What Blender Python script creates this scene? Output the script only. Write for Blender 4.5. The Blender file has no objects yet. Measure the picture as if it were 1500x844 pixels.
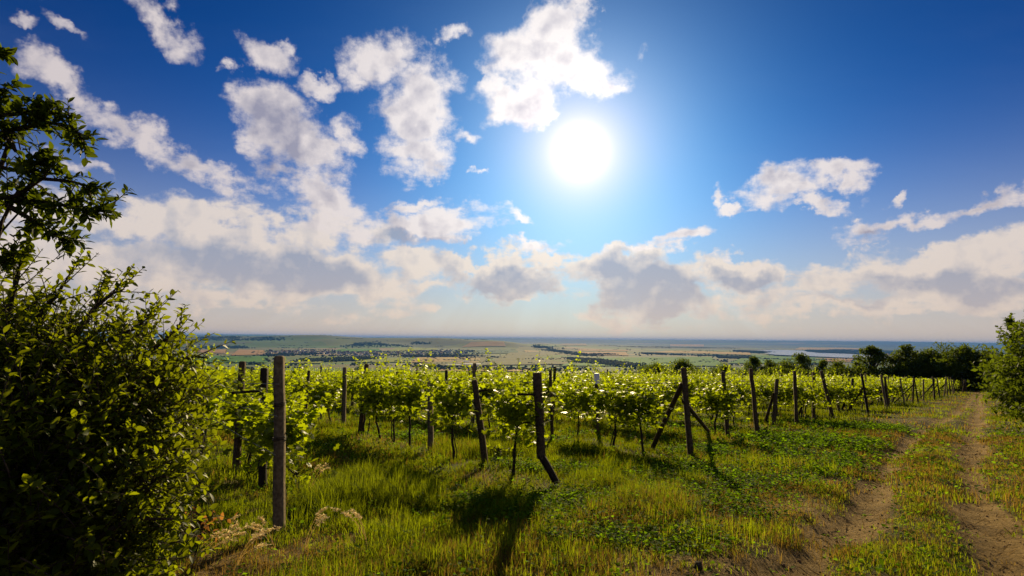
import bpy, math, os
import numpy as np
from math import radians as R

# ------------------------------------------------------------------ camera, world, sun, exposure
SC = bpy.context.scene
COL = SC.collection
F = 833.0                      # focal length in photograph pixels (1500 wide)
PITCH, ROLL = R(5.15), R(0.66)
CAM_Z = 1.60
cam_d = bpy.data.cameras.new("camera")
cam_d.sensor_width = 36.0
cam_d.lens = 36.0 * F / 1500.0
cam_d.clip_start = 0.05
cam_d.clip_end = 200000.0
cam = bpy.data.objects.new("camera", cam_d)
COL.objects.link(cam)
from mathutils import Matrix, Vector
CM = Matrix.Rotation(R(90) + PITCH, 3, 'X') @ Matrix.Rotation(ROLL, 3, 'Z')
cam.matrix_world = Matrix.Translation((0, 0, CAM_Z)) @ CM.to_4x4()
SC.camera = cam


def ray(px, py):
    v = CM @ Vector((px - 750.0, 422.0 - py, -F))
    return v.normalized()


def azel(px, py):
    d = ray(px, py)
    return math.atan2(d.x, d.y), math.asin(d.z)


SUN_AZ, SUN_EL = azel(850, 222)
sd = ray(850, 222)
SC.view_settings.view_transform = 'Standard'
SC.view_settings.look = 'None'
SC.view_settings.gamma = 1.0
SC.view_settings.use_curve_mapping = False
SC.view_settings.exposure = 0.45

sun_d = bpy.data.lights.new("sun", 'SUN')
sun_d.energy = 5.0
sun_d.angle = R(0.6)
sun_d.color = (1.0, 0.79, 0.42)
sun = bpy.data.objects.new("sun", sun_d)
sun.rotation_euler = Vector(sd).to_track_quat('Z', 'Y').to_euler()
COL.objects.link(sun)

CY = SC.cycles
CY.max_bounces = 6
CY.diffuse_bounces = 2
CY.glossy_bounces = 2
CY.transmission_bounces = 4
CY.volume_bounces = 1
CY.transparent_max_bounces = 4
CY.use_adaptive_sampling = True
CY.adaptive_threshold = 0.02
CY.use_denoising = True
try:
    CY.denoiser = 'OPENIMAGEDENOISE'
    CY.denoising_prefilter = 'ACCURATE'
except Exception:
    pass
CY.caustics_reflective = False
CY.caustics_refractive = False

W = bpy.data.worlds.new("World")
SC.world = W
W.use_nodes = True
W.cycles.sampling_method = 'MANUAL'
W.cycles.sample_map_resolution = 1024
NT = W.node_tree
NT.nodes.clear()


class G:
    """tiny node graph writer"""
    def __init__(s, tree):
        s.t = tree

    def n(s, typ, **kw):
        nd = s.t.nodes.new(typ)
        for k, v in kw.items():
            setattr(nd, k, v)
        return nd

    def put(s, sock, v):
        if v is None:
            return
        if hasattr(v, 'is_output'):
            s.t.links.new(v, sock)
        else:
            sock.default_value = v

    def math(s, op, a, b=None, c=None, clamp=False):
        nd = s.n('ShaderNodeMath', operation=op, use_clamp=clamp)
        s.put(nd.inputs[0], a)
        s.put(nd.inputs[1], b)
        if c is not None:
            s.put(nd.inputs[2], c)
        return nd.outputs[0]

    def vec(s, op, a, b=None, scale=None):
        nd = s.n('ShaderNodeVectorMath', operation=op)
        s.put(nd.inputs[0], a)
        if b is not None:
            s.put(nd.inputs[1], b)
        if scale is not None:
            s.put(nd.inputs['Scale'], scale)
        return nd.outputs['Value'] if op in ('LENGTH', 'DOT_PRODUCT', 'DISTANCE') else nd.outputs[0]

    def comb(s, x, y, z=0.0):
        nd = s.n('ShaderNodeCombineXYZ')
        s.put(nd.inputs[0], x); s.put(nd.inputs[1], y); s.put(nd.inputs[2], z)
        return nd.outputs[0]

    def sep(s, v):
        nd = s.n('ShaderNodeSeparateXYZ')
        s.put(nd.inputs[0], v)
        return nd.outputs

    def noise(s, v, scale, detail=4.0, rough=0.55, dist=0.0, lac=2.0, dim='3D'):
        nd = s.n('ShaderNodeTexNoise', noise_dimensions=dim)
        s.put(nd.inputs['Vector'], v)
        nd.inputs['Scale'].default_value = scale
        nd.inputs['Detail'].default_value = detail
        nd.inputs['Roughness'].default_value = rough
        nd.inputs['Lacunarity'].default_value = lac
        nd.inputs['Distortion'].default_value = dist
        return nd.outputs

    def mapr(s, v, a, b, c=0.0, d=1.0, smooth=True):
        nd = s.n('ShaderNodeMapRange', interpolation_type='SMOOTHSTEP' if smooth else 'LINEAR')
        nd.clamp = True if not smooth else nd.clamp
        s.put(nd.inputs[0], v)
        for i, q in enumerate((a, b, c, d)):
            s.put(nd.inputs[i + 1], q)
        return nd.outputs[0]

    def mix(s, f, a, b, blend='MIX', clamp=False):
        nd = s.n('ShaderNodeMix', data_type='RGBA', blend_type=blend)
        nd.clamp_result = clamp
        s.put(nd.inputs[0], f)
        s.put(nd.inputs[6], a if hasattr(a, 'is_output') or len(a) == 4 else (*a, 1))
        s.put(nd.inputs[7], b if hasattr(b, 'is_output') or len(b) == 4 else (*b, 1))
        return nd.outputs[2]

    def ramp(s, f, stops, interp='LINEAR'):
        nd = s.n('ShaderNodeValToRGB')
        cr = nd.color_ramp
        cr.interpolation = interp
        while len(cr.elements) > 1:
            cr.elements.remove(cr.elements[-1])
        cr.elements[0].position = stops[0][0]
        cr.elements[0].color = (*stops[0][1], 1)
        for p, c in stops[1:]:
            e = cr.elements.new(p)
            e.color = (*c, 1)
        s.put(nd.inputs[0], f)
        return nd.outputs[0]


SKY_STRENGTH = 0.10
KS = 0.74 / SKY_STRENGTH        # colours below are written as display-scale radiance


def sky_nodes():
    g = G(NT)
    tc = g.n('ShaderNodeTexCoord').outputs['Generated']
    D = g.vec('NORMALIZE', tc)
    X, Y, Z = g.sep(D)
    az = g.math('ARCTAN2', X, Y)
    el = g.math('ARCSINE', Z)
    P0 = g.comb(az, el)
    # angle to the sun (degrees)
    cosang = g.vec('DOT_PRODUCT', D, tuple(sd))
    ang = g.math('MULTIPLY', g.math('ARCCOSINE', g.math('MINIMUM', cosang, 0.999999)), 57.2958)
    # cloud-deck coordinates (perspective of a flat layer)
    zz = g.math('ADD', g.math('MAXIMUM', Z, 0.0), 0.16)
    Q = g.comb(g.math('DIVIDE', X, zz), g.math('DIVIDE', Y, zz))
    w1 = g.noise(Q, 1.6, 3.0, 0.5)[1]
    w2 = g.noise(D, 13.0, 5.0, 0.62)[1]
    wv = g.vec('ADD', g.vec('SCALE', g.vec('SUBTRACT', w1, (.5, .5, .5)), scale=0.055),
               g.vec('SCALE', g.vec('SUBTRACT', w2, (.5, .5, .5)), scale=0.115))
    P = g.vec('MULTIPLY', g.vec('ADD', P0, wv), (1, 1, 0))

    # each blob: px, py, rx, ry, rot(deg, + = right end lower), weight, in photograph pixels
    def field(blobs):
        acc = None
        for (px, py, rx, ry, rot, w) in blobs:
            a0, e0 = azel(px, py)
            a1, e1 = azel(px + 10, py)
            a2, e2 = azel(px, py - 10)
            sx = abs(a1 - a0) / 10
            sy = abs(e2 - e0) / 10
            m = g.n('ShaderNodeMapping', vector_type='TEXTURE')
            g.put(m.inputs[0], P)
            m.inputs[1].default_value = (a0, e0, 0)
            m.inputs[2].default_value = (0, 0, -R(rot))
            m.inputs[3].default_value = (rx * (sx * .5 + sy * .5) * 1.35, ry * (sx * .5 + sy * .5) * 1.35, 1)
            gr = g.n('ShaderNodeTexGradient', gradient_type='SPHERICAL')
            g.put(gr.inputs[0], m.outputs[0])
            v = g.math('MULTIPLY', gr.outputs[1], w)
            acc = v if acc is None else g.math('SMOOTH_MAX', acc, v, 0.08)
        return acc
    puffs = [
        (240, 22, 70, 34, 25, 1.0), (20, 30, 30, 18, 10, .7), (90, 40, 45, 14, 18, .6),
        (100, 130, 80, 30, 28, .85), (190, 185, 110, 34, 27, .95), (290, 235, 75, 22, 25, .8),
        (110, 240, 70, 14, 22, .55), (350, 265, 80, 24, 8, .8),
        (395, 80, 48, 28, 20, .9), (350, 98, 20, 12, 0, .7), (465, 120, 32, 20, 15, .8),
        (400, 175, 60, 60, 20, 1.15), (440, 225, 75, 58, 40, 1.2), (480, 290, 80, 36, 20, 1.0), (500, 200, 34, 30, 60, .85),
        (560, 90, 62, 42, -8, .95), (610, 150, 62, 62, 0, 1.15), (610, 215, 56, 46, 0, 1.05), (660, 65, 32, 16, 0, .7), (530, 125, 38, 20, 0, .75),
        (690, 190, 38, 16, 10, .75),
        (800, 40, 60, 46, -20, 1.05), (810, 95, 110, 48, 5, 1.2), (760, 150, 70, 34, -5, 1.05), (850, 5, 30, 22, 0, .7), (880, 105, 55, 22, 20, .85),
        (935, 70, 30, 16, -35, .45),
        (715, 257, 22, 7, 0, .6), (760, 319, 36, 11, 5, .75), (785, 357, 50, 10, -3, .7), (610, 295, 50, 14, 0, .75),
        (600, 358, 30, 5, 0, .5),
        (620, 325, 120, 26, 0, .95), (505, 330, 90, 20, 0, .7),
        (1150, 262, 60, 36, -12, 1.05), (1232, 252, 42, 24, 5, .95), (1085, 302, 32, 12, 5, .8), (1195, 297, 50, 18, 5, .95),
        (1070, 280, 18, 12, -30, .7), (1303, 294, 22, 12, -35, .75), (1255, 310, 18, 8, 0, .6), (1260, 340, 45, 26, 0, .8),
        (1340, 318, 70, 16, -12, .8), (1440, 292, 90, 18, -13, .9), (1530, 270, 70, 20, -14, .9),
        (1000, 345, 60, 16, -12, .85), (940, 368, 60, 11, -6, .75), (1050, 371, 26, 8, 0, .65), (1115, 377, 12, 10, -40, .55),
    ]
    decks = [
        (150, 320, 260, 44, 3, .85), (330, 350, 240, 50, 4, .95), (470, 330, 160, 40, 5, .8), (200, 390, 360, 60, 2, 1.0),
        (430, 402, 220, 58, 4, 1.25), (590, 385, 110, 34, 4, .8), (620, 425, 130, 26, 0, .75),
        (750, 405, 110, 38, 0, 1.3), (690, 382, 50, 14, 0, .9), (800, 378, 80, 14, 0, .9),
        (950, 425, 120, 58, 0, 1.35), (880, 392, 70, 18, 0, .8), (1000, 445, 70, 30, 0, 1.0),
        (1085, 402, 56, 34, -5, 1.2), (1040, 412, 60, 28, 0, .9), (1340, 400, 280, 44, -6, .95), (1250, 440, 190, 32, 0, .9),
        (1440, 420, 150, 52, 0, 1.1), (1180, 430, 90, 28, 0, .8), (1420, 360, 160, 22, -8, .75), (1230, 385, 120, 16, -8, .6),
        (330, 440, 240, 22, 4, .7),
    ]
    Lp = field(puffs)
    Ld = field(decks)
    # detail noises
    n1 = g.noise(Q, 4.5, 9.0, 0.60, 0.15)[0]
    # the same noise read a little nearer the sun, for the lit rims
    sq = (sd.x / (sd.z + .16), sd.y / (sd.z + .16), 0)
    toward = g.vec('NORMALIZE', g.vec('SUBTRACT', sq, Q))
    nw = g.noise(D, 24.0, 8.0, 0.66)[0]
    nn = g.math('ADD', g.math('MULTIPLY', n1, 0.62), g.math('MULTIPLY', nw, 0.38))
    nz = g.math('SUBTRACT', nn, 0.5)
    # scattered wisps in the rest of the sky (behind the camera too)
    broad = g.noise(Q, 0.9, 3.0, 0.5)[0]
    behind = g.mapr(Y, 0.25, -0.2)
    Lb = g.math('MULTIPLY', g.mapr(broad, 0.5, 0.66), behind)
    La = g.math('MAXIMUM', Lp, Lb)
    n3 = g.noise(g.vec('MULTIPLY', P0, (1, 2.1, 1)), 8.5, 9.0, 0.56, 0.2)[0]
    nd = g.math('SUBTRACT', g.math('ADD', g.math('MULTIPLY', n3, 0.75), g.math('MULTIPLY', nw, 0.25)), 0.5)
    dp = g.math('ADD', La, g.math('MULTIPLY', nz, g.mapr(La, 0.0, 0.30, 0.12, 2.4)))
    dd = g.math('ADD', g.math('MULTIPLY', Ld, 0.82), g.math('MULTIPLY', nd, g.mapr(Ld, 0.0, 0.3, 0.0, 2.7)))
    shades = [(415, 200, 62, 74, 20, 1.0), (370, 392, 190, 44, 3, 1.2), (480, 405, 120, 34, 3, .9), (745, 414, 95, 30, 0, 1.3),
              (950, 428, 105, 50, 0, 1.35), (1090, 408, 46, 24, 0, 1.2), (610, 345, 90, 14, 0, .8), (1160, 258, 44, 20, -10, .6),
              (1350, 412, 170, 24, 0, .8), (1250, 435, 130, 16, 0, .7), (1450, 415, 110, 30, 0, .9), (1270, 338, 34, 12, 0, .7), (200, 375, 90, 20, 0, .5)]
    Ls = field(shades)
    ns = g.math('ADD', Ls, g.math('MULTIPLY', nd, 1.1))
    ms = g.mapr(ns, 0.10, 0.85)
    mp = g.mapr(dp, 0.15, 0.70)
    md = g.mapr(dd, 0.14, 0.50)
    thick_p = g.mapr(dp, 0.50, 1.10)
    thick_d = g.math('MAXIMUM', ms, g.mapr(dd, 0.75, 1.5, 0.0, 0.5))
    sunv = g.vec('NORMALIZE', g.vec('SUBTRACT', tuple(sd), D))
    nr1 = g.noise(D, 12.0, 5.0, 0.5)[0]
    nr2 = g.noise(g.vec('ADD', D, g.vec('SCALE', sunv, scale=0.014)), 12.0, 5.0, 0.5)[0]
    relief = g.math('MULTIPLY', g.math('SUBTRACT', nr1, nr2), 6.0)
    near = g.math('POWER', 2.71828, g.math('MULTIPLY', ang, -1.0 / 16.0))   # forward scattering near the sun
    # clear sky: Nishita, tinted a deeper blue
    st = g.n('ShaderNodeTexSky', sky_type='NISHITA')
    st.sun_disc = False
    st.sun_elevation = SUN_EL
    st.sun_rotation = SUN_AZ
    st.altitude = 300
    st.air_density = 1.0
    st.dust_density = 0.6
    st.ozone_density = 2.0
    gm = g.n('ShaderNodeGamma')
    g.put(gm.inputs[0], g.vec('SCALE', st.outputs[0], scale=0.30))
    gm.inputs[1].default_value = 1.6
    base = g.mix(1.0, gm.outputs[0], (SKY_TINT[0], SKY_TINT[1], SKY_TINT[2], 1), 'MULTIPLY')
    base = g.mix(g.math('POWER', near, 2.5), base, (0.34 * KS, 0.52 * KS, 0.76 * KS, 1))
    # thin high veil, streaky
    veil = g.noise(g.vec('MULTIPLY', Q, (1.0, 2.2, 1.0)), 1.3, 5.0, 0.6)[0]
    veil = g.math('MULTIPLY', g.mapr(veil, 0.45, 0.95), 0.02)
    veil = g.math('ADD', veil, g.math('MULTIPLY', g.math('POWER', near, 4.0), 0.9))
    base = g.mix(veil, base, (0.70 * KS, 0.72 * KS, 0.82 * KS, 1))
    # clouds
    lit = g.mix(near, (0.62 * KS, 0.55 * KS, 0.56 * KS, 1), (1.35 * KS, 1.32 * KS, 1.28 * KS, 1))
    shade = g.mix(near, (0.26 * KS, 0.26 * KS, 0.36 * KS, 1), (0.60 * KS, 0.60 * KS, 0.70 * KS, 1))
    tp = g.math('SUBTRACT', g.math('MAXIMUM', g.math('MULTIPLY', thick_p, 0.35), ms), g.math('MULTIPLY', relief, 0.8), clamp=True)
    cp = g.mix(tp, lit, shade)
    warm_lit = g.mix(near, (0.72 * KS, 0.64 * KS, 0.60 * KS, 1), (1.15 * KS, 1.05 * KS, 0.88 * KS, 1))
    dshade = g.mix(near, (0.27 * KS, 0.33 * KS, 0.46 * KS, 1), (0.28 * KS, 0.40 * KS, 0.58 * KS, 1))
    td = g.math('SUBTRACT', thick_d, g.math('MULTIPLY', relief, 0.6), clamp=True)
    cd = g.mix(td, warm_lit, dshade)
    # low warm air at the horizon
    elp = g.math('MAXIMUM', el, 0.0)
    hz = g.math('POWER', 2.71828, g.math('MULTIPLY', elp, -1.0 / R(4.6)))
    hz = g.math('MULTIPLY', hz, 0.93)
    hor = g.mix(near, (0.66 * KS, 0.49 * KS, 0.37 * KS, 1), (1.15 * KS, 0.90 * KS, 0.64 * KS, 1))
    # pale zone up to ~15 degrees
    hz2 = g.math('MULTIPLY', g.math('POWER', 2.71828, g.math('MULTIPLY', g.math('POWER', g.math('DIVIDE', elp, R(10.5)), 2.0), -1.0)), 0.82)
    c = g.mix(hz2, base, g.mix(near, (0.42 * KS, 0.46 * KS, 0.55 * KS, 1), (0.80 * KS, 0.84 * KS, 0.90 * KS, 1)))
    c = g.mix(g.math('MULTIPLY', md, 0.93), c, cd)
    c = g.mix(g.math('MULTIPLY', mp, 0.97), c, cp)
    # shafts of light falling from the low clouds: streaks that radiate from the sun's direction
    saz = g.math('SUBTRACT', az, SUN_AZ)
    sel = g.math('SUBTRACT', SUN_EL, el)
    fan = g.math('DIVIDE', saz, g.math('MAXIMUM', sel, 0.02))
    sh = g.noise(g.comb(g.math('MULTIPLY', fan, 5.0), 3.7), 1.0, 3.0, 0.6)[0]
    sh = g.math('MULTIPLY', g.mapr(sh, 0.42, 0.68), g.math('MULTIPLY', g.math('MULTIPLY', g.mapr(el, R(9.0), R(4.5)), g.mapr(el, R(-0.5), R(2.0))), g.mapr(g.math('ABSOLUTE', fan), 2.6, 0.6)))
    hor2 = g.mix(g.math('MULTIPLY', sh, 0.26), hor, (0.92 * KS, 0.84 * KS, 0.72 * KS, 1))
    c = g.mix(hz, c, hor2)
    # aureole
    a1 = g.math('POWER', 2.71828, g.math('MULTIPLY', g.math('POWER', g.math('DIVIDE', ang, 1.6), 2.0), -1.0))
    a2 = g.math('POWER', 2.71828, g.math('MULTIPLY', g.math('DIVIDE', ang, 3.1), -1.0))
    a3 = g.math('POWER', 2.71828, g.math('MULTIPLY', g.math('DIVIDE', ang, 9.0), -1.0))
    glow = g.math('ADD', g.math('MULTIPLY', a1, 1.2 * KS), g.math('ADD', g.math('MULTIPLY', a2, 0.95 * KS), g.math('MULTIPLY', a3, 0.05 * KS)))
    gc = g.mix(1.0, (1.25, 0.95, 0.84, 1), (1, 1, 1, 1), 'MULTIPLY')
    gv = g.vec('SCALE', gc, scale=glow)
    c = g.vec('ADD', c, gv)
    bg = g.n('ShaderNodeBackground')
    g.put(bg.inputs[0], c)
    bg.inputs[1].default_value = SKY_STRENGTH
    out = g.n('ShaderNodeOutputWorld')
    NT.links.new(bg.outputs[0], out.inputs[0])


HAZE_D = 3.2e-5
SKY_TINT = (0.0, 0.46, 1.02)
sky_nodes()

# ------------------------------------------------------------------ helpers
RNG = np.random.default_rng(7)


def tag(o, label=None, cat=None, group=None, kind=None):
    if label: o["label"] = label
    if cat: o["category"] = cat
    if group: o["group"] = group
    if kind: o["kind"] = kind
    return o


def mesh_np(name, V, Fl, Fn, mats=(), mi=None, smooth=False, attrs=None):
    """V (n,3); Fl flat loop vertex indices; Fn loops per face"""
    me = bpy.data.meshes.new(name)
    V = np.asarray(V, np.float32); Fl = np.asarray(Fl, np.int32); Fn = np.asarray(Fn, np.int32)
    me.vertices.add(len(V)); me.vertices.foreach_set('co', V.ravel())
    me.loops.add(len(Fl)); me.loops.foreach_set('vertex_index', Fl)
    me.polygons.add(len(Fn))
    st = np.zeros(len(Fn), np.int32); st[1:] = np.cumsum(Fn)[:-1]
    me.polygons.foreach_set('loop_start', st)
    me.polygons.foreach_set('loop_total', Fn)
    if mi is not None:
        me.polygons.foreach_set('material_index', np.asarray(mi, np.int32))
    if smooth:
        me.polygons.foreach_set('use_smooth', np.ones(len(Fn), bool))
    for k, v in (attrs or {}).items():
        a = me.attributes.new(k, 'FLOAT', 'POINT')
        a.data.foreach_set('value', np.asarray(v, np.float32))
    for m in mats:
        me.materials.append(m)
    me.update(calc_edges=True)
    return me


def link(name, me, parent=None, loc=None, rz=None):
    o = bpy.data.objects.new(name, me)
    COL.objects.link(o)
    if parent is not None:
        o.parent = parent
    if loc is not None:
        o.location = loc
    if rz is not None:
        o.rotation_euler = (0, 0, rz)
    return o


def empty(name, loc, rz=0.0):
    return link(name, None, None, loc, rz)


class MB:
    """mesh builder for tubes, boxes and scattered templates"""
    def __init__(s):
        s.V = []; s.L = []; s.N = []; s.M = []; s.A = []; s.nv = 0

    def add(s, V, faces, mat=0, tint=0.5):
        V = np.asarray(V, float).reshape(-1, 3)
        for f in faces:
            s.L.append(np.asarray(f) + s.nv); s.N.append(np.array([len(f)])); s.M.append(np.array([mat]))
        s.V.append(V); s.A.append(np.full(len(V), tint)); s.nv += len(V)

    def scatter(s, TV, TF, pos, Rm, sc, mat=0, tint=None):
        """TV (k,3) template verts, TF list of same-arity faces, pos (n,3), Rm (n,3,3) columns = local axes, sc (n,) or (n,3)"""
        n = len(pos)
        if n == 0: return
        sc = np.asarray(sc, float)
        if sc.ndim == 1: sc = np.repeat(sc[:, None], 3, 1)
        Vl = TV[None] * sc[:, None, :]
        Vw = np.einsum('nij,nkj->nki', Rm, Vl) + pos[:, None, :]
        k = len(TV)
        TF = np.asarray(TF)
        Fv = TF[None] + (np.arange(n) * k)[:, None, None] + s.nv
        s.L.append(Fv.ravel()); s.N.append(np.full(n * len(TF), TF.shape[1])); s.M.append(np.full(n * len(TF), mat))
        s.V.append(Vw.reshape(-1, 3))
        t = np.full(n, .5) if tint is None else tint
        s.A.append(np.repeat(t, k)); s.nv += n * k

    def tube(s, pts, rad, sides=6, mat=0, tint=0.5, cap=True):
        pts = np.asarray(pts, float); n = len(pts)
        rad = np.broadcast_to(np.asarray(rad, float), (n,))
        t = np.gradient(pts, axis=0)
        t /= np.linalg.norm(t, axis=1)[:, None] + 1e-9
        ref = np.array([0.0, 0, 1]) if abs(t[0, 2]) < .8 else np.array([1.0, 0, 0])
        a = np.cross(t, ref); a /= np.linalg.norm(a, axis=1)[:, None] + 1e-9
        b = np.cross(t, a)
        ang = np.arange(sides) / sides * 2 * np.pi
        V = pts[:, None] + rad[:, None, None] * (np.cos(ang)[None, :, None] * a[:, None] + np.sin(ang)[None, :, None] * b[:, None])
        i = np.arange(n - 1)[:, None] * sides; j = np.arange(sides)[None]
        q = np.stack([i + j, i + (j + 1) % sides, i + sides + (j + 1) % sides, i + sides + j], -1).reshape(-1, 4)
        s.L.append((q + s.nv).ravel()); s.N.append(np.full(len(q), 4)); s.M.append(np.full(len(q), mat))
        if cap:
            for base in (0, (n - 1) * sides):
                f = np.arange(sides) + base
                s.L.append(f + s.nv); s.N.append(np.array([sides])); s.M.append(np.array([mat]))
        s.V.append(V.reshape(-1, 3)); s.A.append(np.full(n * sides, tint)); s.nv += n * sides

    def box(s, c, size, mat=0, rz=0.0, tint=.5):
        x, y, z = [d / 2 for d in size]
        V = np.array([[a, b, d] for d in (-z, z) for a, b in ((-x, -y), (x, -y), (x, y), (-x, y))], float)
        co, si = math.cos(rz), math.sin(rz)
        V = np.stack([V[:, 0] * co - V[:, 1] * si, V[:, 0] * si + V[:, 1] * co, V[:, 2]], 1) + np.asarray(c)
        s.add(V, [(3, 2, 1, 0), (4, 5, 6, 7), (0, 1, 5, 4), (1, 2, 6, 5), (2, 3, 7, 6), (3, 0, 4, 7)], mat, tint)

    def mesh(s, name, mats, smooth=False):
        return mesh_np(name, np.concatenate(s.V), np.concatenate(s.L), np.concatenate(s.N), mats,
                       np.concatenate(s.M), smooth, {'tint': np.concatenate(s.A)})

    def build(s, name, mats, parent=None, smooth=False, loc=None, rz=None):
        return link(name, s.mesh(name, mats, smooth), parent, loc, rz)


def frames(d, up=None, roll=None, rng=RNG):
    """rotation matrices (n,3,3) whose local +Y is d; local +Z is near up"""
    d = d / (np.linalg.norm(d, axis=1)[:, None] + 1e-9)
    if up is None:
        up = np.tile([0.0, 0, 1], (len(d), 1))
    x = np.cross(d, up); nx = np.linalg.norm(x, axis=1)[:, None]
    x = np.where(nx < 1e-3, np.array([[1.0, 0, 0]]), x / (nx + 1e-9))
    z = np.cross(x, d)
    if roll is not None:
        c, s_ = np.cos(roll)[:, None], np.sin(roll)[:, None]
        x, z = x * c + z * s_, z * c - x * s_
    return np.stack([x, d, z], -1)


def vnoise(x, y, seed=0):
    """smooth value noise in -1..1, vectorised"""
    xi = np.floor(x).astype(np.int64); yi = np.floor(y).astype(np.int64)
    fx = x - xi; fy = y - yi
    fx = fx * fx * (3 - 2 * fx); fy = fy * fy * (3 - 2 * fy)

    def h(a, b):
        v = (a * 374761393 + b * 668265263 + seed * 974711) & 0xFFFFFFFF
        v = ((v ^ (v >> 13)) * 1274126177) & 0xFFFFFFFF
        return ((v ^ (v >> 16)) & 0xFFFF) / 32767.5 - 1
    return (h(xi, yi) * (1 - fx) + h(xi + 1, yi) * fx) * (1 - fy) + (h(xi, yi + 1) * (1 - fx) + h(xi + 1, yi + 1) * fx) * fy


def fbm(x, y, sc, oct=4, seed=0):
    v = 0.0; a = 0.55
    for i in range(oct):
        v = v + a * vnoise(x / sc + 13.7 * i, y / sc - 7.1 * i, seed + i)
        a *= .5; sc = sc / 2.1
    return v


def sstep(a, b, x):
    t = np.clip((x - a) / (b - a), 0, 1)
    return t * t * (3 - 2 * t)


# ------------------------------------------------------------------ terrain
SLOPE = 0.063
VALLEY = -150.0
HILLS = [  # x, y, rx, ry, height
    (-4900, 9800, 1500, 1100, 150), (-3300, 9900, 800, 900, 118), (-2050, 9700, 900, 900, 125), (-1000, 9500, 700, 700, 112), (-200, 9400, 500, 700, 90), (600, 9800, 600, 900, 50),
    (-1900, 8300, 500, 500, 45), (-3700, 8500, 700, 500, 40), (-2800, 8900, 300, 500, 40), (600, 12500, 2500, 1500, 60),
    (9000, 30000, 9000, 4000, 175), (20000, 30000, 8000, 4500, 190), (-6000, 36000, 9000, 4000, 165), (-20000, 30000, 9000, 5000, 200),
    (-11000, 26000, 5000, 3000, 185), (14000, 22000, 5000, 2000, 80), (30000, 26000, 8000, 6000, 200), (1000, 33000, 6000, 3000, 120),
]


def base_h(x, y):
    s = y
    z = -SLOPE * s
    z = z - 0.097 * np.maximum(s - 128, 0) * sstep(120, 260, s)
    v = VALLEY + 0 * x
    for hx, hy, rx, ry, h in HILLS:
        v = v + h * np.exp(-(((x - hx) / rx) ** 2 + ((y - hy) / ry) ** 2))
    # smooth blend of slope and valley
    k = 12.0
    m = np.maximum(z, v)
    return m + k * np.log(np.exp(np.clip((z - m) / k, -50, 0)) + np.exp(np.clip((v - m) / k, -50, 0))) - 0.0


def ray_hit(px, py, hfun=None, off=0.0):
    d = ray(px, py)
    t = np.exp(np.linspace(math.log(1.5), math.log(60000), 6000))
    x, y, z = d.x * t, d.y * t, CAM_Z + d.z * t
    h = (hfun or base_h)(x, y) + off
    i = int(np.argmax(z < h))
    if i == 0: i = len(t) - 1
    a, b = t[i - 1], t[i]
    for _ in range(30):
        m = (a + b) / 2
        if CAM_Z + d.z * m < float((hfun or base_h)(np.array(d.x * m), np.array(d.y * m))) + off: b = m
        else: a = m
    return np.array([d.x * b, d.y * b])


# rows of vines: along U, spaced along N
TH = R(33)
U = np.array([-math.sin(TH), math.cos(TH)])
NV = np.array([math.cos(TH), math.sin(TH)])
ROW_N0, ROW_SP, NROWS = 1.2, 3.95, 28


def row_start(n):
    return 5.75 + 0.285 * (n - 1.2)


def ut(x, y):
    return x * U[0] + y * U[1], x * NV[0] + y * NV[1]     # along, across


# the two ruts
RUT_L = np.array([ray_hit(*p) for p in ((1165, 843), (1215, 800), (1262, 752), (1285, 705), (1300, 670), (1345, 632), (1392, 608), (1412, 596), (1420, 586), (1424, 580))])
RUT_R = np.array([ray_hit(*p) for p in ((1476, 843), (1462, 800), (1444, 752), (1428, 710), (1418, 680), (1424, 640), (1428, 612), (1432, 598), (1433, 588), (1434, 581))])


def ext(P):
    d = P[0] - P[2]; e = P[-1] - P[-3]
    d = d / np.linalg.norm(d); e = e / np.linalg.norm(e)
    return np.vstack([P[0] + d * 12, P, P[-1] + e * 60])


RUT_L, RUT_R = ext(RUT_L), ext(RUT_R)


def poly_dist(x, y, P):
    best = np.full(np.shape(x), 1e9)
    for a, b in zip(P[:-1], P[1:]):
        ab = b - a; L = ab @ ab
        t = np.clip(((x - a[0]) * ab[0] + (y - a[1]) * ab[1]) / L, 0, 1)
        best = np.minimum(best, np.hypot(x - a[0] - t * ab[0], y - a[1] - t * ab[1]))
    return best


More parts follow.
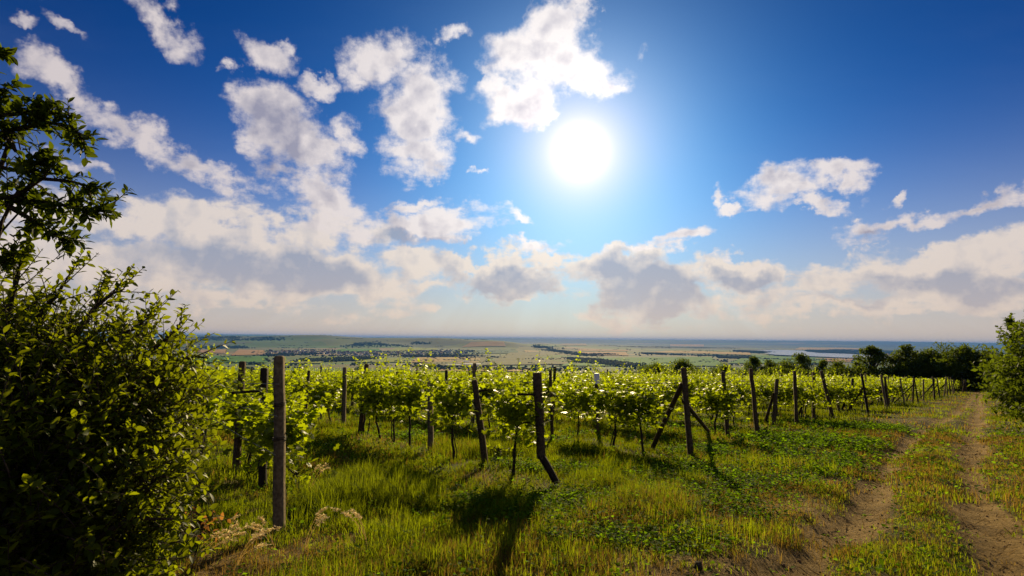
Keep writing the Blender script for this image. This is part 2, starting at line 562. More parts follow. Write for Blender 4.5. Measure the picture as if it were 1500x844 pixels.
def masks(x, y):
    """dirt (0..1), dry (0..1), row strip (0..1)"""
    dl, dr = poly_dist(x, y, RUT_L), poly_dist(x, y, RUT_R)
    wob = fbm(x, y, 1.1, 4, 3) * 0.42 + .12 * fbm(x, y, .22, 2, 33)
    rut = np.maximum(1 - sstep(0.06, 0.36, dl + wob * 1.0), 1 - sstep(0.12, 0.44, dr + wob * .8))
    t, n = ut(x, y)
    dmin = np.minimum(dl, dr)
    trackzone = 1 - sstep(0.6, 3.8, dmin + fbm(x, y, 2.5, 3, 9) * 1.2)
    near_patch = np.zeros(np.shape(x))
    for (px, py, r) in ((470, 790, .42), (560, 770, .3), (430, 740, .25), (1010, 835, .9), (1100, 800, .55), (1150, 740, .6), (1180, 700, .55), (700, 700, .35), (1060, 760, .4), (330, 650, .9), (380, 830, .7), (1230, 665, .7), (900, 600, .8)):
        c = PATCH[(px, py)]
        near_patch = np.maximum(near_patch, 1 - sstep(r * .35, r * 1.25, np.hypot(x - c[0], y - c[1]) + fbm(x, y, .8, 4, 5) * r * .9))
    k = np.round((n - ROW_N0) / ROW_SP)
    off = np.abs(n - ROW_N0 - k * ROW_SP)
    inrow = (t > row_start(n) - .5) & (k >= 0) & (k < NROWS) & (t < 118)
    strip = np.where(inrow, 1 - sstep(.15, .65, off + fbm(x, y, 1.1, 3, 8) * .55), 0)
    blotch = sstep(0.12, 0.42, fbm(x, y, 1.9, 4, 21))
    dirt = np.clip(np.maximum.reduce([rut, near_patch * .55, strip * .42, blotch * .22 * (1 + trackzone), trackzone * .08 * (fbm(x, y, .9, 3, 31) + .9)]), 0, 1)
    dry = np.clip(trackzone * .95 + .35 * sstep(-.05, .5, fbm(x, y, 3.2, 3, 14)) + near_patch * .85 + sstep(6.2, 4.2, y) * .25, 0, 1)
    return dirt, dry, rut


PATCH = {p: ray_hit(*p) for p in ((470, 790), (560, 770), (430, 740), (1010, 835), (1100, 800), (1150, 740), (1180, 700), (700, 700), (1060, 760), (330, 650), (380, 830), (1230, 665), (900, 600))}


def height(x, y):
    x = np.asarray(x, float); y = np.asarray(y, float)
    z = base_h(x, y)
    r = np.hypot(x, y)
    nearw = 1 - sstep(60, 160, r)
    z = z + nearw * (0.07 * fbm(x, y, 2.6, 3, 1) + 0.03 * fbm(x, y, .7, 3, 2))
    dl, dr = poly_dist(x, y, RUT_L), poly_dist(x, y, RUT_R)
    z = z - nearw * 0.11 * np.maximum(1 - sstep(.0, .5, dl), 1 - sstep(.0, .55, dr))
    farw = sstep(900, 3000, r)
    z = z + farw * 4.0 * fbm(x, y, 900, 3, 4) + sstep(6500, 8500, r) * 11 * fbm(x, y, 650, 3, 12) + sstep(9000, 20000, r) * 16 * fbm(x, y, 3500, 3, 6)
    return z


def gz(x, y):
    return float(height(np.array([x]), np.array([y]))[0])


def make_ground():
    front = np.radians(np.arange(-52, 52.01, 0.16))
    back = np.radians(np.arange(56, 305, 4.0))
    az = np.concatenate([front, back])
    r = [0.6]
    while r[-1] < 48000:
        r.append(r[-1] * (1.011 if r[-1] > 2.5 else 1.12))
    r = np.array(r)
    A, Rr = np.meshgrid(az, r)
    X = np.sin(A) * Rr; Y = np.cos(A) * Rr
    Z = height(X, Y)
    d, dry, _ = masks(X, Y)
    fade = 1 - sstep(110, 150, Rr)
    d, dry = d * fade, dry * fade
    nr, na = X.shape
    V = np.stack([X, Y, Z], -1).reshape(-1, 3)
    V = np.vstack([V, [[0, 0, float(height(np.array(0.), np.array(0.)))]]])
    i = np.arange(nr - 1)[:, None] * na; j = np.arange(na)[None]; j2 = (j + 1) % na
    q = np.stack([i + j, i + na + j, i + na + j2, i + j2], -1).reshape(-1, 4)
    tri = np.stack([np.full(na, len(V) - 1), np.arange(na), (np.arange(na) + 1) % na], 1)
    q = q[:, ::-1]; tri = tri[:, ::-1]
    L = np.concatenate([q.ravel(), tri.ravel()])
    N = np.concatenate([np.full(len(q), 4), np.full(na, 3)])
    me = mesh_np("ground", V, L, N, [mat_ground()], None, True,
                 {'dirt': np.append(d.ravel(), 0), 'dry': np.append(dry.ravel(), 0)})
    o = link("ground", me)
    tag(o, kind="structure")


# ------------------------------------------------------------------ materials
def new_mat(name):
    m = bpy.data.materials.new(name)
    m.use_nodes = True
    m.node_tree.nodes.clear()
    g = G(m.node_tree)
    out = g.n('ShaderNodeOutputMaterial')
    return m, g, out


def princ(g, col, rough=.8, spec=.3, normal=None):
    p = g.n('ShaderNodeBsdfPrincipled')
    g.put(p.inputs['Base Color'], col if hasattr(col, 'is_output') or len(col) == 4 else (*col, 1))
    g.put(p.inputs['Roughness'], rough)
    g.put(p.inputs['Specular IOR Level'], spec)
    if normal is not None:
        g.put(p.inputs['Normal'], normal)
    return p


def bump(g, h, strength=.5, dist=.02):
    b = g.n('ShaderNodeBump')
    b.inputs['Strength'].default_value = strength
    b.inputs['Distance'].default_value = dist
    g.put(b.inputs['Height'], h)
    return b.outputs[0]


def mat_ground():
    m, g, out = new_mat("ground")
    pos = g.n('ShaderNodeNewGeometry').outputs['Position']
    X, Y, Z = g.sep(pos)
    dirt = g.n('ShaderNodeAttribute', attribute_name='dirt').outputs['Fac']
    dry = g.n('ShaderNodeAttribute', attribute_name='dry').outputs['Fac']
    na = g.noise(pos, 9.0, 8.0, .65)
    nb = g.noise(pos, 1.1, 5.0, .6)
    nc = g.noise(pos, 45.0, 5.0, .7)
    soil = g.ramp(nb[0], [(.3, (.080, .046, .012)), (.5, (.21, .13, .036)), (.7, (.35, .23, .075))])
    soil = g.mix(g.mapr(nc[0], .45, .7), soil, (.34, .22, .075, 1))
    grassc = g.ramp(na[0], [(.3, (.018, .030, .005)), (.55, (.045, .070, .010)), (.75, (.085, .10, .018))])
    dryc = g.ramp(na[0], [(.3, (.045, .032, .010)), (.6, (.12, .085, .028)), (.8, (.19, .13, .05))])
    veg = g.mix(g.math('MULTIPLY', dry, .75), grassc, dryc)
    dm = g.math('ADD', dirt, g.math('MULTIPLY', g.math('SUBTRACT', na[0], .5), .8))
    nearc = g.mix(g.mapr(dm, .30, .62), veg, soil)
    # the slope below the vineyard, then the patchwork of the plain
    n_s = g.noise(g.vec('MULTIPLY', pos, (.02, .05, .0)), 1.0, 5, .6)[0]
    slopec = g.ramp(n_s, [(.35, (.06, .11, .015)), (.6, (.12, .18, .022))])
    rot = g.n('ShaderNodeMapping', vector_type='POINT')
    g.put(rot.inputs[0], g.vec('ADD', pos, g.vec('SCALE', g.noise(pos, .0006, 2, .5)[1], scale=700.0)))
    rot.inputs[2].default_value = (0, 0, R(24)); rot.inputs[3].default_value = (1 / 1100, 1 / 560, 0)
    vo = g.n('ShaderNodeTexVoronoi', distance='CHEBYCHEV', voronoi_dimensions='2D')
    g.put(vo.inputs['Vector'], rot.outputs[0]); vo.inputs['Scale'].default_value = 1.0
    vo.inputs['Randomness'].default_value = .85
    rr, gg, bb = g.sep(vo.outputs['Color'])
    fields = g.ramp(rr, [(0, (.055, .15, .010)), (.16, (.12, .165, .020)), (.30, (.06, .17, .010)), (.42, (.15, .14, .060)),
                         (.54, (.085, .11, .035)), (.66, (.24, .17, .085)), (.72, (.055, .09, .035)), (.83, (.12, .15, .045)), (.93, (.30, .21, .11))], 'CONSTANT')
    nf = g.noise(g.vec('MULTIPLY', pos, (.004, .012, 0)), 1.0, 6, .6)[0]
    fields = g.mix(g.mapr(nf, .3, .7, 0, .45), fields, (.10, .105, .045, 1))
    # woods far out
    nw = g.noise(g.vec('MULTIPLY', pos, (.00022, .00050, 0)), 1.0, 6, .6)[0]
    fw = g.mapr(Y, 6500, 15000, .62, .45)
    woodm = g.mapr(nw, fw, g.math('ADD', fw, .03))
    hillw = g.mapr(Z, -60, 20, 0, .5)
    fields = g.mix(woodm, fields, (.036, .058, .040, 1))
    fields = g.mix(hillw, fields, (.05, .085, .025, 1))
    dist = g.vec('LENGTH', pos)
    farc = g.mix(g.mapr(dist, 900, 1600), slopec, fields)
    c = g.mix(g.mapr(Y, 108, 135), nearc, farc)
    h = g.math('ADD', g.math('MULTIPLY', na[0], .7), g.math('MULTIPLY', nc[0], .3))
    p = princ(g, c, .95, .1, bump(g, h, 1.0, .11))
    g.t.links.new(p.outputs[0], out.inputs[0])
    return m


def mat_plain(name, col, rough=.8, spec=.2, var=.25, scale=8.0, bumpd=0.0, col2=None):
    m, g, out = new_mat(name)
    tc = g.n('ShaderNodeTexCoord').outputs['Object']
    nz = g.noise(tc, scale, 5, .6)[0]
    dark = tuple(c * (1 - var) for c in col)
    c2 = col2 or tuple(min(1, c * (1 + var)) for c in col)
    c = g.ramp(nz, [(.32, dark), (.68, c2)])
    nrm = bump(g, nz, .6, bumpd) if bumpd else None
    p = princ(g, c, rough, spec, nrm)
    g.t.links.new(p.outputs[0], out.inputs[0])
    return m


def mat_leaf(name, stops, trans, tfac=.5, rough=.42, spec=.45):
    """stops: ramp of reflected colour over the per-leaf tint; trans: colour of light let through"""
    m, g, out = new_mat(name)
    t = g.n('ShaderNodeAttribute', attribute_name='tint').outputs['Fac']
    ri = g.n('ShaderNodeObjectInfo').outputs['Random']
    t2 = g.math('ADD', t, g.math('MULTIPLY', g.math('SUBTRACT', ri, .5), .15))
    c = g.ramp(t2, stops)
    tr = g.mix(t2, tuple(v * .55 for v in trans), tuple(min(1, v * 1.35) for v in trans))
    p = princ(g, c, rough, spec)
    tl = g.n('ShaderNodeBsdfTranslucent')
    g.put(tl.inputs[0], tr)
    mx = g.n('ShaderNodeMixShader')
    mx.inputs[0].default_value = tfac
    g.t.links.new(p.outputs[0], mx.inputs[1]); g.t.links.new(tl.outputs[0], mx.inputs[2])
    g.t.links.new(mx.outputs[0], out.inputs[0])
    return m


M = {}
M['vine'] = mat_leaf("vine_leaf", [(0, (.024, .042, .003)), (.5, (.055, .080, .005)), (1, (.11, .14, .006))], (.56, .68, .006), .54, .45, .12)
M['vinefar'] = M['vine']
M['bush'] = mat_leaf("plum_leaf", [(0, (.012, .026, .005)), (.5, (.032, .055, .003)), (1, (.075, .095, .005))], (.37, .43, .005), .46, .50, .12)
M['bough'] = mat_leaf('bough_leaf', [(0, (.010, .024, .003)), (.5, (.022, .042, .004)), (1, (.050, .070, .006))], (.16, .21, .005), .40, .5, .12)
M['tree'] = mat_leaf("tree_leaf", [(0, (.016, .032, .008)), (.5, (.030, .052, .004)), (1, (.060, .085, .007))], (.20, .27, .010), .38, .65, .08)
M['grass'] = mat_leaf("grass_blade", [(0, (.022, .044, .002)), (.45, (.052, .095, .003)), (.75, (.105, .13, .005)), (1, (.21, .16, .02))], (.35, .42, .006), .5, .75, .04)
M['dry'] = mat_leaf("dry_grass_blade", [(0, (.045, .036, .009)), (.5, (.11, .080, .025)), (1, (.25, .17, .065))], (.46, .29, .04), .42, .8, .04)
M['seed'] = mat_leaf('seed_husk', [(0, (.45, .34, .17)), (1, (.80, .66, .40))], (.85, .62, .30), .55, .7, .1)
M['weed'] = mat_leaf("weed_leaf", [(0, (.018, .042, .006)), (.5, (.035, .090, .004)), (1, (.08, .14, .006))], (.26, .46, .006), .5, .75, .04)
M['bark'] = mat_plain("bark", (.045, .033, .022), .9, .1, .5, 30, .01)
M['twig'] = mat_plain("twig", (.060, .042, .026), .8, .15, .4, 40)
M['shoot'] = mat_plain("green_shoot", (.10, .12, .03), .6, .2, .3, 40)
M['concrete'] = mat_plain("weathered_concrete", (.165, .125, .075), .92, .1, .45, 22, .006)
M['wood'] = mat_plain("weathered_wood", (.085, .058, .032), .92, .1, .5, 28, .008)
M['darkwood'] = mat_plain("tarred_wood", (.030, .022, .016), .85, .15, .5, 28, .008)
M['iron'] = mat_plain("rusty_iron", (.035, .024, .018), .7, .3, .4, 30)
M['wire'] = mat_plain("galvanised_wire", (.16, .15, .14), .5, .5, .2, 30)
M['white'] = mat_plain("white_tube", (.75, .73, .70), .5, .3, .06, 6)
M['woodland'] = mat_plain("woodland", (.018, .036, .010), .95, .05, .5, .03)
M['wall'] = mat_plain("house_wall", (.75, .71, .66), .9, .1, .15, .5)
M['roof'] = mat_plain("roof_tile", (.16, .075, .050), .9, .1, .3, .6)
M['greyroof'] = mat_plain("sheet_roof", (.30, .34, .40), .6, .3, .15, .2)
M['stone'] = mat_plain("stone", (.20, .15, .11), .9, .1, .35, 14, .01)

make_ground()


# ------------------------------------------------------------------ the plain: fields, lake, woods, village
def valley_h(x, y):
    return base_h(x, y)


def field_poly(name, pts, mat, lift=5.0, kind="structure", zflat=None, sub=10):
    """a sheet laid on the plain, cut to follow it"""
    c = np.array([ray_hit(*p) for p in pts])           # 4 corners
    s = np.linspace(0, 1, sub)
    Sg, Tg = np.meshgrid(s, s)
    P = (c[0] * (1 - Sg)[..., None] + c[1] * Sg[..., None]) * (1 - Tg)[..., None] + (c[3] * (1 - Sg)[..., None] + c[2] * Sg[..., None]) * Tg[..., None]
    X, Y = P[..., 0], P[..., 1]
    Z = height(X, Y) + lift if zflat is None else np.full(X.shape, zflat)
    V = np.stack([X, Y, Z], -1).reshape(-1, 3)
    i = np.arange(sub - 1)[:, None] * sub; j = np.arange(sub - 1)[None]
    q = np.stack([i + j, i + j + 1, i + sub + j + 1, i + sub + j], -1).reshape(-1, 4)
    o = link(name, mesh_np(name, V, q.ravel(), np.full(len(q), 4), [mat], None, True))
    tag(o, kind=kind)
    return o


def fm(name, c, v=.15):
    return mat_plain(name, c, .95, .05, v, .006)


FM = dict(gold=fm("straw_field", (.42, .28, .09)), tan=fm("ploughed_field", (.38, .22, .09)), lime=fm("young_crop", (.24, .28, .04)),
          green=fm("green_crop", (.06, .19, .010)), teal=fm("dark_crop", (.03, .09, .035)), olive=fm("meadow", (.155, .15, .055), .3))
for nm, pts in (
    ('olive', [(705, 536), (850, 534), (842, 512), (760, 508)]), ('olive', [(596, 537), (700, 537), (720, 522), (690, 522)]),
    ('lime', [(518, 531), (604, 531), (596, 525.5), (540, 526)]), ('gold', [(600, 531.5), (700, 533), (705, 524), (612, 524.5)]),
    ('tan', [(338, 521.5), (386, 520), (388, 513.5), (350, 512.5)]), ('tan', [(280, 517), (330, 518), (332, 512.5), (285, 513)]),
    ('green', [(270, 532), (392, 532), (392, 522.5), (280, 522.5)]), ('lime', [(400, 533), (470, 533), (475, 530), (420, 529)]),
    ('tan', [(676, 508), (741, 507.5), (738, 501.2), (690, 501.5)]), ('teal', [(703, 519), (760, 518), (757, 512.8), (698, 513)]),
    ('gold', [(770, 517), (790, 516), (784, 513), (768, 514)]), ('tan', [(850, 521.5), (921, 521.5), (917, 516.5), (845, 516)]),
    ('gold', [(950, 516.5), (1100, 520.5), (1098, 516.5), (985, 514)]), ('tan', [(840, 514.5), (920, 515), (918, 512.8), (850, 512.5)]),
    ('green', [(818, 537), (1066, 537), (1040, 524), (860, 525)]), ('green', [(780, 528), (840, 531), (850, 523), (795, 521)]),
    ('green', [(1065, 533), (1200, 533), (1210, 525), (1100, 521)]),
    ('tan', [(982, 507), (1031, 507.6), (1031, 504.6), (982, 504.2)]), ('tan', [(1190, 530), (1246, 531), (1250, 526.5), (1196, 524.6)]),
    ('gold', [(1163, 512.5), (1270, 514.5), (1265, 510.5), (1172, 508.8)]), ('tan', [(820, 506), (860, 506), (858, 503.6), (824, 503.5)]),
    ('lime', [(560, 515), (640, 513), (640, 510), (580, 510.5)]), ('green', [(480, 517), (560, 515), (555, 511), (500, 511)]),
    ('tan', [(1270, 520), (1330, 521), (1330, 517), (1275, 516)]), ('tan', [(640, 545), (780, 545), (770, 541.5), (650, 541.5)]),
):
    field_poly("field", pts, FM[nm])

mw, gw, ow = new_mat("lake_water")
pw = princ(gw, (.10, .13, .16), .12, .6, bump(gw, gw.noise(gw.n('ShaderNodeTexCoord').outputs['Object'], .02, 4, .6)[0], .3, 2.0))
gw.t.links.new(pw.outputs[0], ow.inputs[0])


def lake(pts):
    c = np.array([ray_hit(*p) for p in pts])
    n = len(c)
    V = np.column_stack([c, np.full(n, float(height(c[:, 0], c[:, 1]).max()) + 7)])
    o = link("lake", mesh_np("lake", V, np.arange(n), np.array([n]), [mw]))
    tag(o, kind="structure")


lake([(1107, 514.2), (1130, 517), (1119, 519), (1135, 521.2), (1180, 523.2), (1232, 525.6), (1285, 527.2), (1330, 529), (1400, 530), (1400, 527), (1320, 523.5), (1275, 521.5), (1235, 519.5),
      (1200, 518.4), (1184, 516.6), (1176, 514.6), (1140, 513.4)])


def ico():
    p = (1 + 5 ** .5) / 2
    v = np.array([(-1, p, 0), (1, p, 0), (-1, -p, 0), (1, -p, 0), (0, -1, p), (0, 1, p), (0, -1, -p), (0, 1, -p), (p, 0, -1), (p, 0, 1), (-p, 0, -1), (-p, 0, 1)], float)
    f = np.array([(0, 11, 5), (0, 5, 1), (0, 1, 7), (0, 7, 10), (0, 10, 11), (1, 5, 9), (5, 11, 4), (11, 10, 2), (10, 7, 6), (7, 1, 8), (3, 9, 4), (3, 4, 2), (3, 2, 6), (3, 6, 8), (3, 8, 9),
                  (4, 9, 5), (2, 4, 11), (6, 2, 10), (8, 6, 7), (9, 8, 1)])
    return v / np.linalg.norm(v[0]), f


ICO = ico()


def rand_up(n, rng):
    a = rng.uniform(0, 6.283, n)
    return np.column_stack([np.cos(a), np.sin(a), np.zeros(n)])


def in_poly(P, poly):
    x, y = P[:, 0], P[:, 1]
    c = np.zeros(len(P), bool)
    n = len(poly)
    for i in range(n):
        (x1, y1), (x2, y2) = poly[i], poly[(i + 1) % n]
        cond = ((y1 > y) != (y2 > y)) & (x < (x2 - x1) * (y - y1) / (y2 - y1 + 1e-9) + x1)
        c ^= cond
    return c


def wood(name, pts, density=1 / 260.0, size=9.0, nmax=5000, label=None):
    c = np.array([ray_hit(*p) for p in pts])
    lo, hi = c.min(0), c.max(0)
    area = abs(sum(c[i][0] * c[(i + 1) % len(c)][1] - c[(i + 1) % len(c)][0] * c[i][1] for i in range(len(c)))) / 2
    n = int(min(nmax, max(20, area * density)))
    sc = max(1.0, (area * density / nmax) ** .5)
    out = []
    while len(out) < n:
        P = RNG.uniform(lo, hi, (n * 3, 2))
        P = P[in_poly(P, c)]
        out.extend(P)
    P = np.array(out[:n])
    ext_ = min(np.ptp(c[:, 0]), np.ptp(c[:, 1]))
    P = P + RNG.normal(0, min(70, ext_ * .10), P.shape) * (1 + .8 * fbm(P[:, 0], P[:, 1], 260, 2, 17))[:, None]
    P = P[fbm(P[:, 0], P[:, 1], 240, 3, 19) > -.34]
    n = len(P)
    s = size * sc * RNG.uniform(.6, 1.25, n)
    hgt = size * RNG.uniform(.7, 1.25, n)
    z = height(P[:, 0], P[:, 1]) + hgt * .3
    ang = RNG.uniform(0, 6.28, n)
    Rm = np.zeros((n, 3, 3)); Rm[:, 0, 0] = np.cos(ang); Rm[:, 0, 1] = -np.sin(ang); Rm[:, 1, 0] = np.sin(ang); Rm[:, 1, 1] = np.cos(ang); Rm[:, 2, 2] = 1
    b = MB()
    b.scatter(ICO[0], ICO[1], np.column_stack([P, z]), Rm, np.column_stack([s, s, hgt]), 0)
    o = b.build(name, [M['woodland']])
    tag(o, label, None, None, "stuff")
    return o


for nm, pts, de in (
    ("woodland", [(781, 506.5), (800, 507), (868, 520.5), (872, 523), (850, 521.5)], 1 / 500),
    ("woodland", [(828, 524.5), (868, 526), (935, 535), (930, 539), (850, 532)], 1 / 180),
    ("woodland", [(1064, 522), (1097, 522.5), (1097, 526), (1064, 525.5)], 1 / 180),
    ("treeline", [(640, 540), (860, 540), (860, 543), (640, 543)], 1 / 500),
    ("woodland", [(437, 531.5), (545, 527), (540, 523), (450, 527)], 1 / 260),
    ("woodland", [(290, 498.6), (420, 498.6), (410, 494), (290, 493.5)], 1 / 900),
    ("woodland", [(512, 508), (596, 509), (596, 506), (560, 504), (545, 500.5), (520, 503)], 1 / 900),
    ("woodland", [(602, 504), (630, 504), (630, 501.5), (606, 501)], 1 / 900),
    ("woodland", [(300, 511), (356, 510.5), (356, 507.8), (308, 508)], 1 / 500),
    ("woodland", [(1180, 515.8), (1200, 517.3), (1240, 518.6), (1300, 520), (1330, 520.5), (1320, 515), (1240, 512.8), (1190, 512.8)], 1 / 500),
    ("woodland", [(1088, 516.5), (1112, 518.4), (1126, 517), (1108, 514.6), (1080, 513)], 1 / 500),
    ("treeline", [(870, 518), (900, 519), (900, 520.2), (868, 520)], 1 / 400),
    ("treeline", [(943, 517), (1000, 519.5), (1000, 520.8), (940, 518.4)], 1 / 600),
    ("treeline", [(1000, 519.5), (1095, 522), (1095, 523), (1000, 520.6)], 1 / 900),
    ("treeline", [(780, 526.5), (850, 527), (850, 528), (780, 527.5)], 1 / 1500),
    ("treeline", [(590, 536), (650, 537), (650, 538.6), (590, 538)], 1 / 400),
    ("treeline", [(385, 519), (470, 517), (470, 520), (385, 522.5)], 1 / 500),
    ("treeline", [(600, 521), (690, 521), (690, 523.4), (600, 523.4)], 1 / 500),
    ("treeline", [(660, 521), (680, 522), (700, 530), (690, 530)], 1 / 1800),
    ("treeline", [(1100, 526.5), (1240, 527.2), (1240, 528), (1100, 527.4)], 1 / 1200),
    ("treeline", [(930, 508), (1080, 510), (1080, 510.8), (930, 508.8)], 1 / 3000),
    ("treeline", [(760, 511), (850, 512), (850, 512.6), (760, 511.6)], 1 / 3000),
):
    wood(nm, pts, de)

# hedgerows and lone trees scattered over the fields
rh = np.random.default_rng(31)
hx = []
for q in range(150):
    d0 = math.exp(rh.uniform(math.log(2600), math.log(13000))); a0 = R(rh.uniform(-42, 42))
    c0 = np.array([math.sin(a0) * d0, math.cos(a0) * d0])
    L0 = rh.uniform(80, 700); th = R(24) + (math.pi / 2 if rh.random() < .4 else 0) + rh.normal(0, .08)
    n0 = int(L0 / rh.uniform(10, 30)) + 1
    tt = rh.uniform(-.5, .5, n0)
    hx.append(c0 + np.outer(tt * L0, [math.cos(th), math.sin(th)]) + rh.normal(0, 6, (n0, 2)))
for q in range(500):
    d0 = math.exp(rh.uniform(math.log(2600), math.log(11000))); a0 = R(rh.uniform(-42, 42))
    hx.append(np.array([[math.sin(a0) * d0, math.cos(a0) * d0]]) + rh.normal(0, 18, (int(rh.integers(1, 5)), 2)))
hx = np.concatenate(hx); nn_ = len(hx)
sz = rh.uniform(4, 10, nn_)
b = MB()
b.scatter(ICO[0], ICO[1], np.column_stack([hx, height(hx[:, 0], hx[:, 1]) + sz * .4]), frames(rand_up(nn_, rh)), np.column_stack([sz, sz, sz * rh.uniform(.6, .9, nn_)]), 0)
tag(b.build("field_hedgerows", [M['woodland']]), kind="stuff")

# village houses
def house_mesh(w, l, h, rh, name="village_house"):
    b = MB()
    x, y = w / 2, l / 2
    V = [(-x, -y, -2), (x, -y, -2), (x, y, -2), (-x, y, -2), (-x, -y, h), (x, -y, h), (x, y, h), (-x, y, h), (0, -y, h + rh), (0, y, h + rh)]
    b.add(V, [(0, 1, 5, 4), (1, 2, 6, 5), (2, 3, 7, 6), (3, 0, 4, 7), (4, 5, 8), (6, 7, 9)], 0)
    e = .5
    V = [(-x - e, -y - e, h - .3), (0, -y - e, h + rh + .2), (0, y + e, h + rh + .2), (-x - e, y + e, h - .3), (x + e, -y - e, h - .3), (x + e, y + e, h - .3)]
    b.add(V, [(0, 1, 2, 3), (1, 4, 5, 2)], 1)
    return b


HM = [house_mesh(w, l, h, r).mesh("village_house", [M['wall'], M['roof']]) for w, l, h, r in ((16, 22, 9, 7), (18, 30, 10, 7), (14, 18, 9, 6), (18, 26, 8, 7))]
nh = 0
HP = []
tries = 0
while nh < 230 and tries < 5000:
    tries += 1
    u = RNG.random()
    px = 392 + u * 300
    if px < 520: yc, hw = 515.5 + (px - 392) * .02, 2.2
    elif px < 600: yc, hw = 518.5, 3.0
    else: yc, hw = 517.5 - (px - 600) * .02, 3.0
    py = yc + RNG.uniform(-hw, hw)
    p = ray_hit(px, py)
    if any(abs(p[0] - q[0]) + abs(p[1] - q[1]) < 26 for q in HP): continue
    HP.append(p)
    o = link("village_house", HM[int(RNG.integers(4))], None, (p[0], p[1], gz(*p)), RNG.uniform(0, 3.14))
    tag(o, "tiny pale house with dark red roof in the distant village on the plain", "house", "houses of the distant village")
    nh += 1
wood("village_tree_cover", [(388, 514), (520, 514.5), (600, 515), (695, 514), (695, 520), (600, 522.5), (520, 521), (388, 518)], 1 / 3200, 6.0, 1000)
# farm halls by the village
for i, (px, py, w, l, h, lab) in enumerate(((664, 536.0, 28, 80, 6, "long pale blue-grey farm hall on the plain, leftmost of the two low halls"),
                                            (692, 535.5, 34, 100, 8, "larger pale farm hall on the plain with light roof, right of the other hall"),
                                            (683, 531.5, 22, 40, 9, "white farm building standing just behind the pale halls on the plain"))):
    p = ray_hit(px, py)
    r = empty("farm_hall", (p[0], p[1], gz(*p)), R(82 + 6 * i))
    tag(r, lab, "farm building")
    x, y = w / 2, l / 2
    b = MB(); b.add([(-x, -y, -3), (x, -y, -3), (x, y, -3), (-x, y, -3), (-x, -y, h), (x, -y, h), (x, y, h), (-x, y, h), (0, -y, h + 3), (0, y, h + 3)],
                    [(0, 1, 5, 4), (1, 2, 6, 5), (2, 3, 7, 6), (3, 0, 4, 7), (4, 5, 8), (6, 7, 9)], 0)
    b.build("wall", [M['wall']], r)
    b = MB(); b.add([(-x - 1, -y - 1, h - .1), (0, -y - 1, h + 3.3), (0, y + 1, h + 3.3), (-x - 1, y + 1, h - .1), (x + 1, -y - 1, h - .1), (x + 1, y + 1, h - .1)], [(0, 1, 2, 3), (1, 4, 5, 2)], 0)
    b.build("roof", [M['greyroof']], r)
# lookout tower on the ridge, and the two far cooling towers
p = ray_hit(569, 494.5)
b = MB(); b.box((0, 0, 9), (7, 7, 22)); b.add([(-5, -5, 20), (5, -5, 20), (5, 5, 20), (-5, 5, 20), (0, 0, 27)], [(3, 2, 1, 0), (0, 1, 4), (1, 2, 4), (2, 3, 4), (3, 0, 4)])
tag(b.build("lookout_tower", [M['stone']], None, False, (p[0], p[1], gz(*p))), "tiny tower standing on the crest of the distant green ridge", "tower")

# the air over the plain
hb = MB()
ZT = 135.0
hb.box((0, 0, (ZT - 260) / 2 + 0), (98000, 98000, ZT + 260))
mh, gh, oh = new_mat("haze")
pv = gh.n('ShaderNodeVolumePrincipled')
pv.inputs['Color'].default_value = (.10, .34, 1.0, 1)
pv.inputs['Density'].default_value = HAZE_D
pv.inputs['Anisotropy'].default_value = 0.0
gh.t.links.new(pv.outputs[0], oh.inputs['Volume'])
ho = hb.build("haze", [mh])
tag(ho, kind="stuff")

# ------------------------------------------------------------------ leaf and blade templates (local +Y = tip, +Z = upper face)
def fan(outline, centre=(0, .12, 0)):
    V = np.array([centre] + list(outline), float)
    n = len(outline)
    F_ = [(0, 1 + i, 1 + (i + 1) % n) for i in range(n)]
    return V, np.array(F_)


VL = []
for (a, r) in ((-90, .04), (-58, .46), (-40, .36), (-12, .60), (8, .42), (36, .66), (58, .46), (90, .72), (122, .46), (144, .66), (172, .42), (192, .60), (220, .36), (238, .46)):
    x, y = math.cos(R(a)) * r, math.sin(R(a)) * r + .30
    VL.append((x * .95, y, -.35 * x * x + .10 * abs(x) - .12 * max(y - .4, 0)))
T_VINE = fan(VL, (0, .25, -.02))
T_VINE_LO = (np.array([(0, -.05, 0), (.52, .20, -.07), (.42, .72, -.12), (0, .98, -.16), (-.42, .72, -.12), (-.52, .2, -.07)], float),
             np.array([(0, 1, 2), (0, 2, 3), (0, 3, 4), (0, 4, 5)]))
T_PLUM = (np.array([(0, 0, 0), (.19, .25, .05), (.25, .52, .06), (.15, .80, .01), (0, 1.0, -.06), (-.15, .80, .01), (-.25, .52, .06), (-.19, .25, .05), (0, .3, 0), (0, .62, -.01)], float),
          np.array([(0, 1, 8), (8, 1, 2), (8, 2, 9), (9, 2, 3), (9, 3, 4), (0, 8, 7), (8, 6, 7), (8, 9, 6), (9, 5, 6), (9, 4, 5)]))
T_LEAF2 = (np.array([(0, 0, 0), (.30, .45, .06), (0, 1, -.04), (-.30, .45, .06)], float), np.array([(0, 1, 2), (0, 2, 3)]))


def blade_template(bend, w=.035):
    V, n = [], 4
    for i in range(n):
        f = i / n
        V += [(-w * (1 - f * .55), bend * f * f, f * (1 - .25 * bend * f)), (w * (1 - f * .55), bend * f * f, f * (1 - .25 * bend * f))]
    V.append((0, bend, 1 - .25 * bend))
    Fq = []
    for i in range(n - 1):
        Fq += [(2 * i, 2 * i + 1, 2 * i + 3), (2 * i, 2 * i + 3, 2 * i + 2)]
    Fq.append((2 * n - 2, 2 * n - 1, 2 * n))
    return np.array(V, float), np.array(Fq)


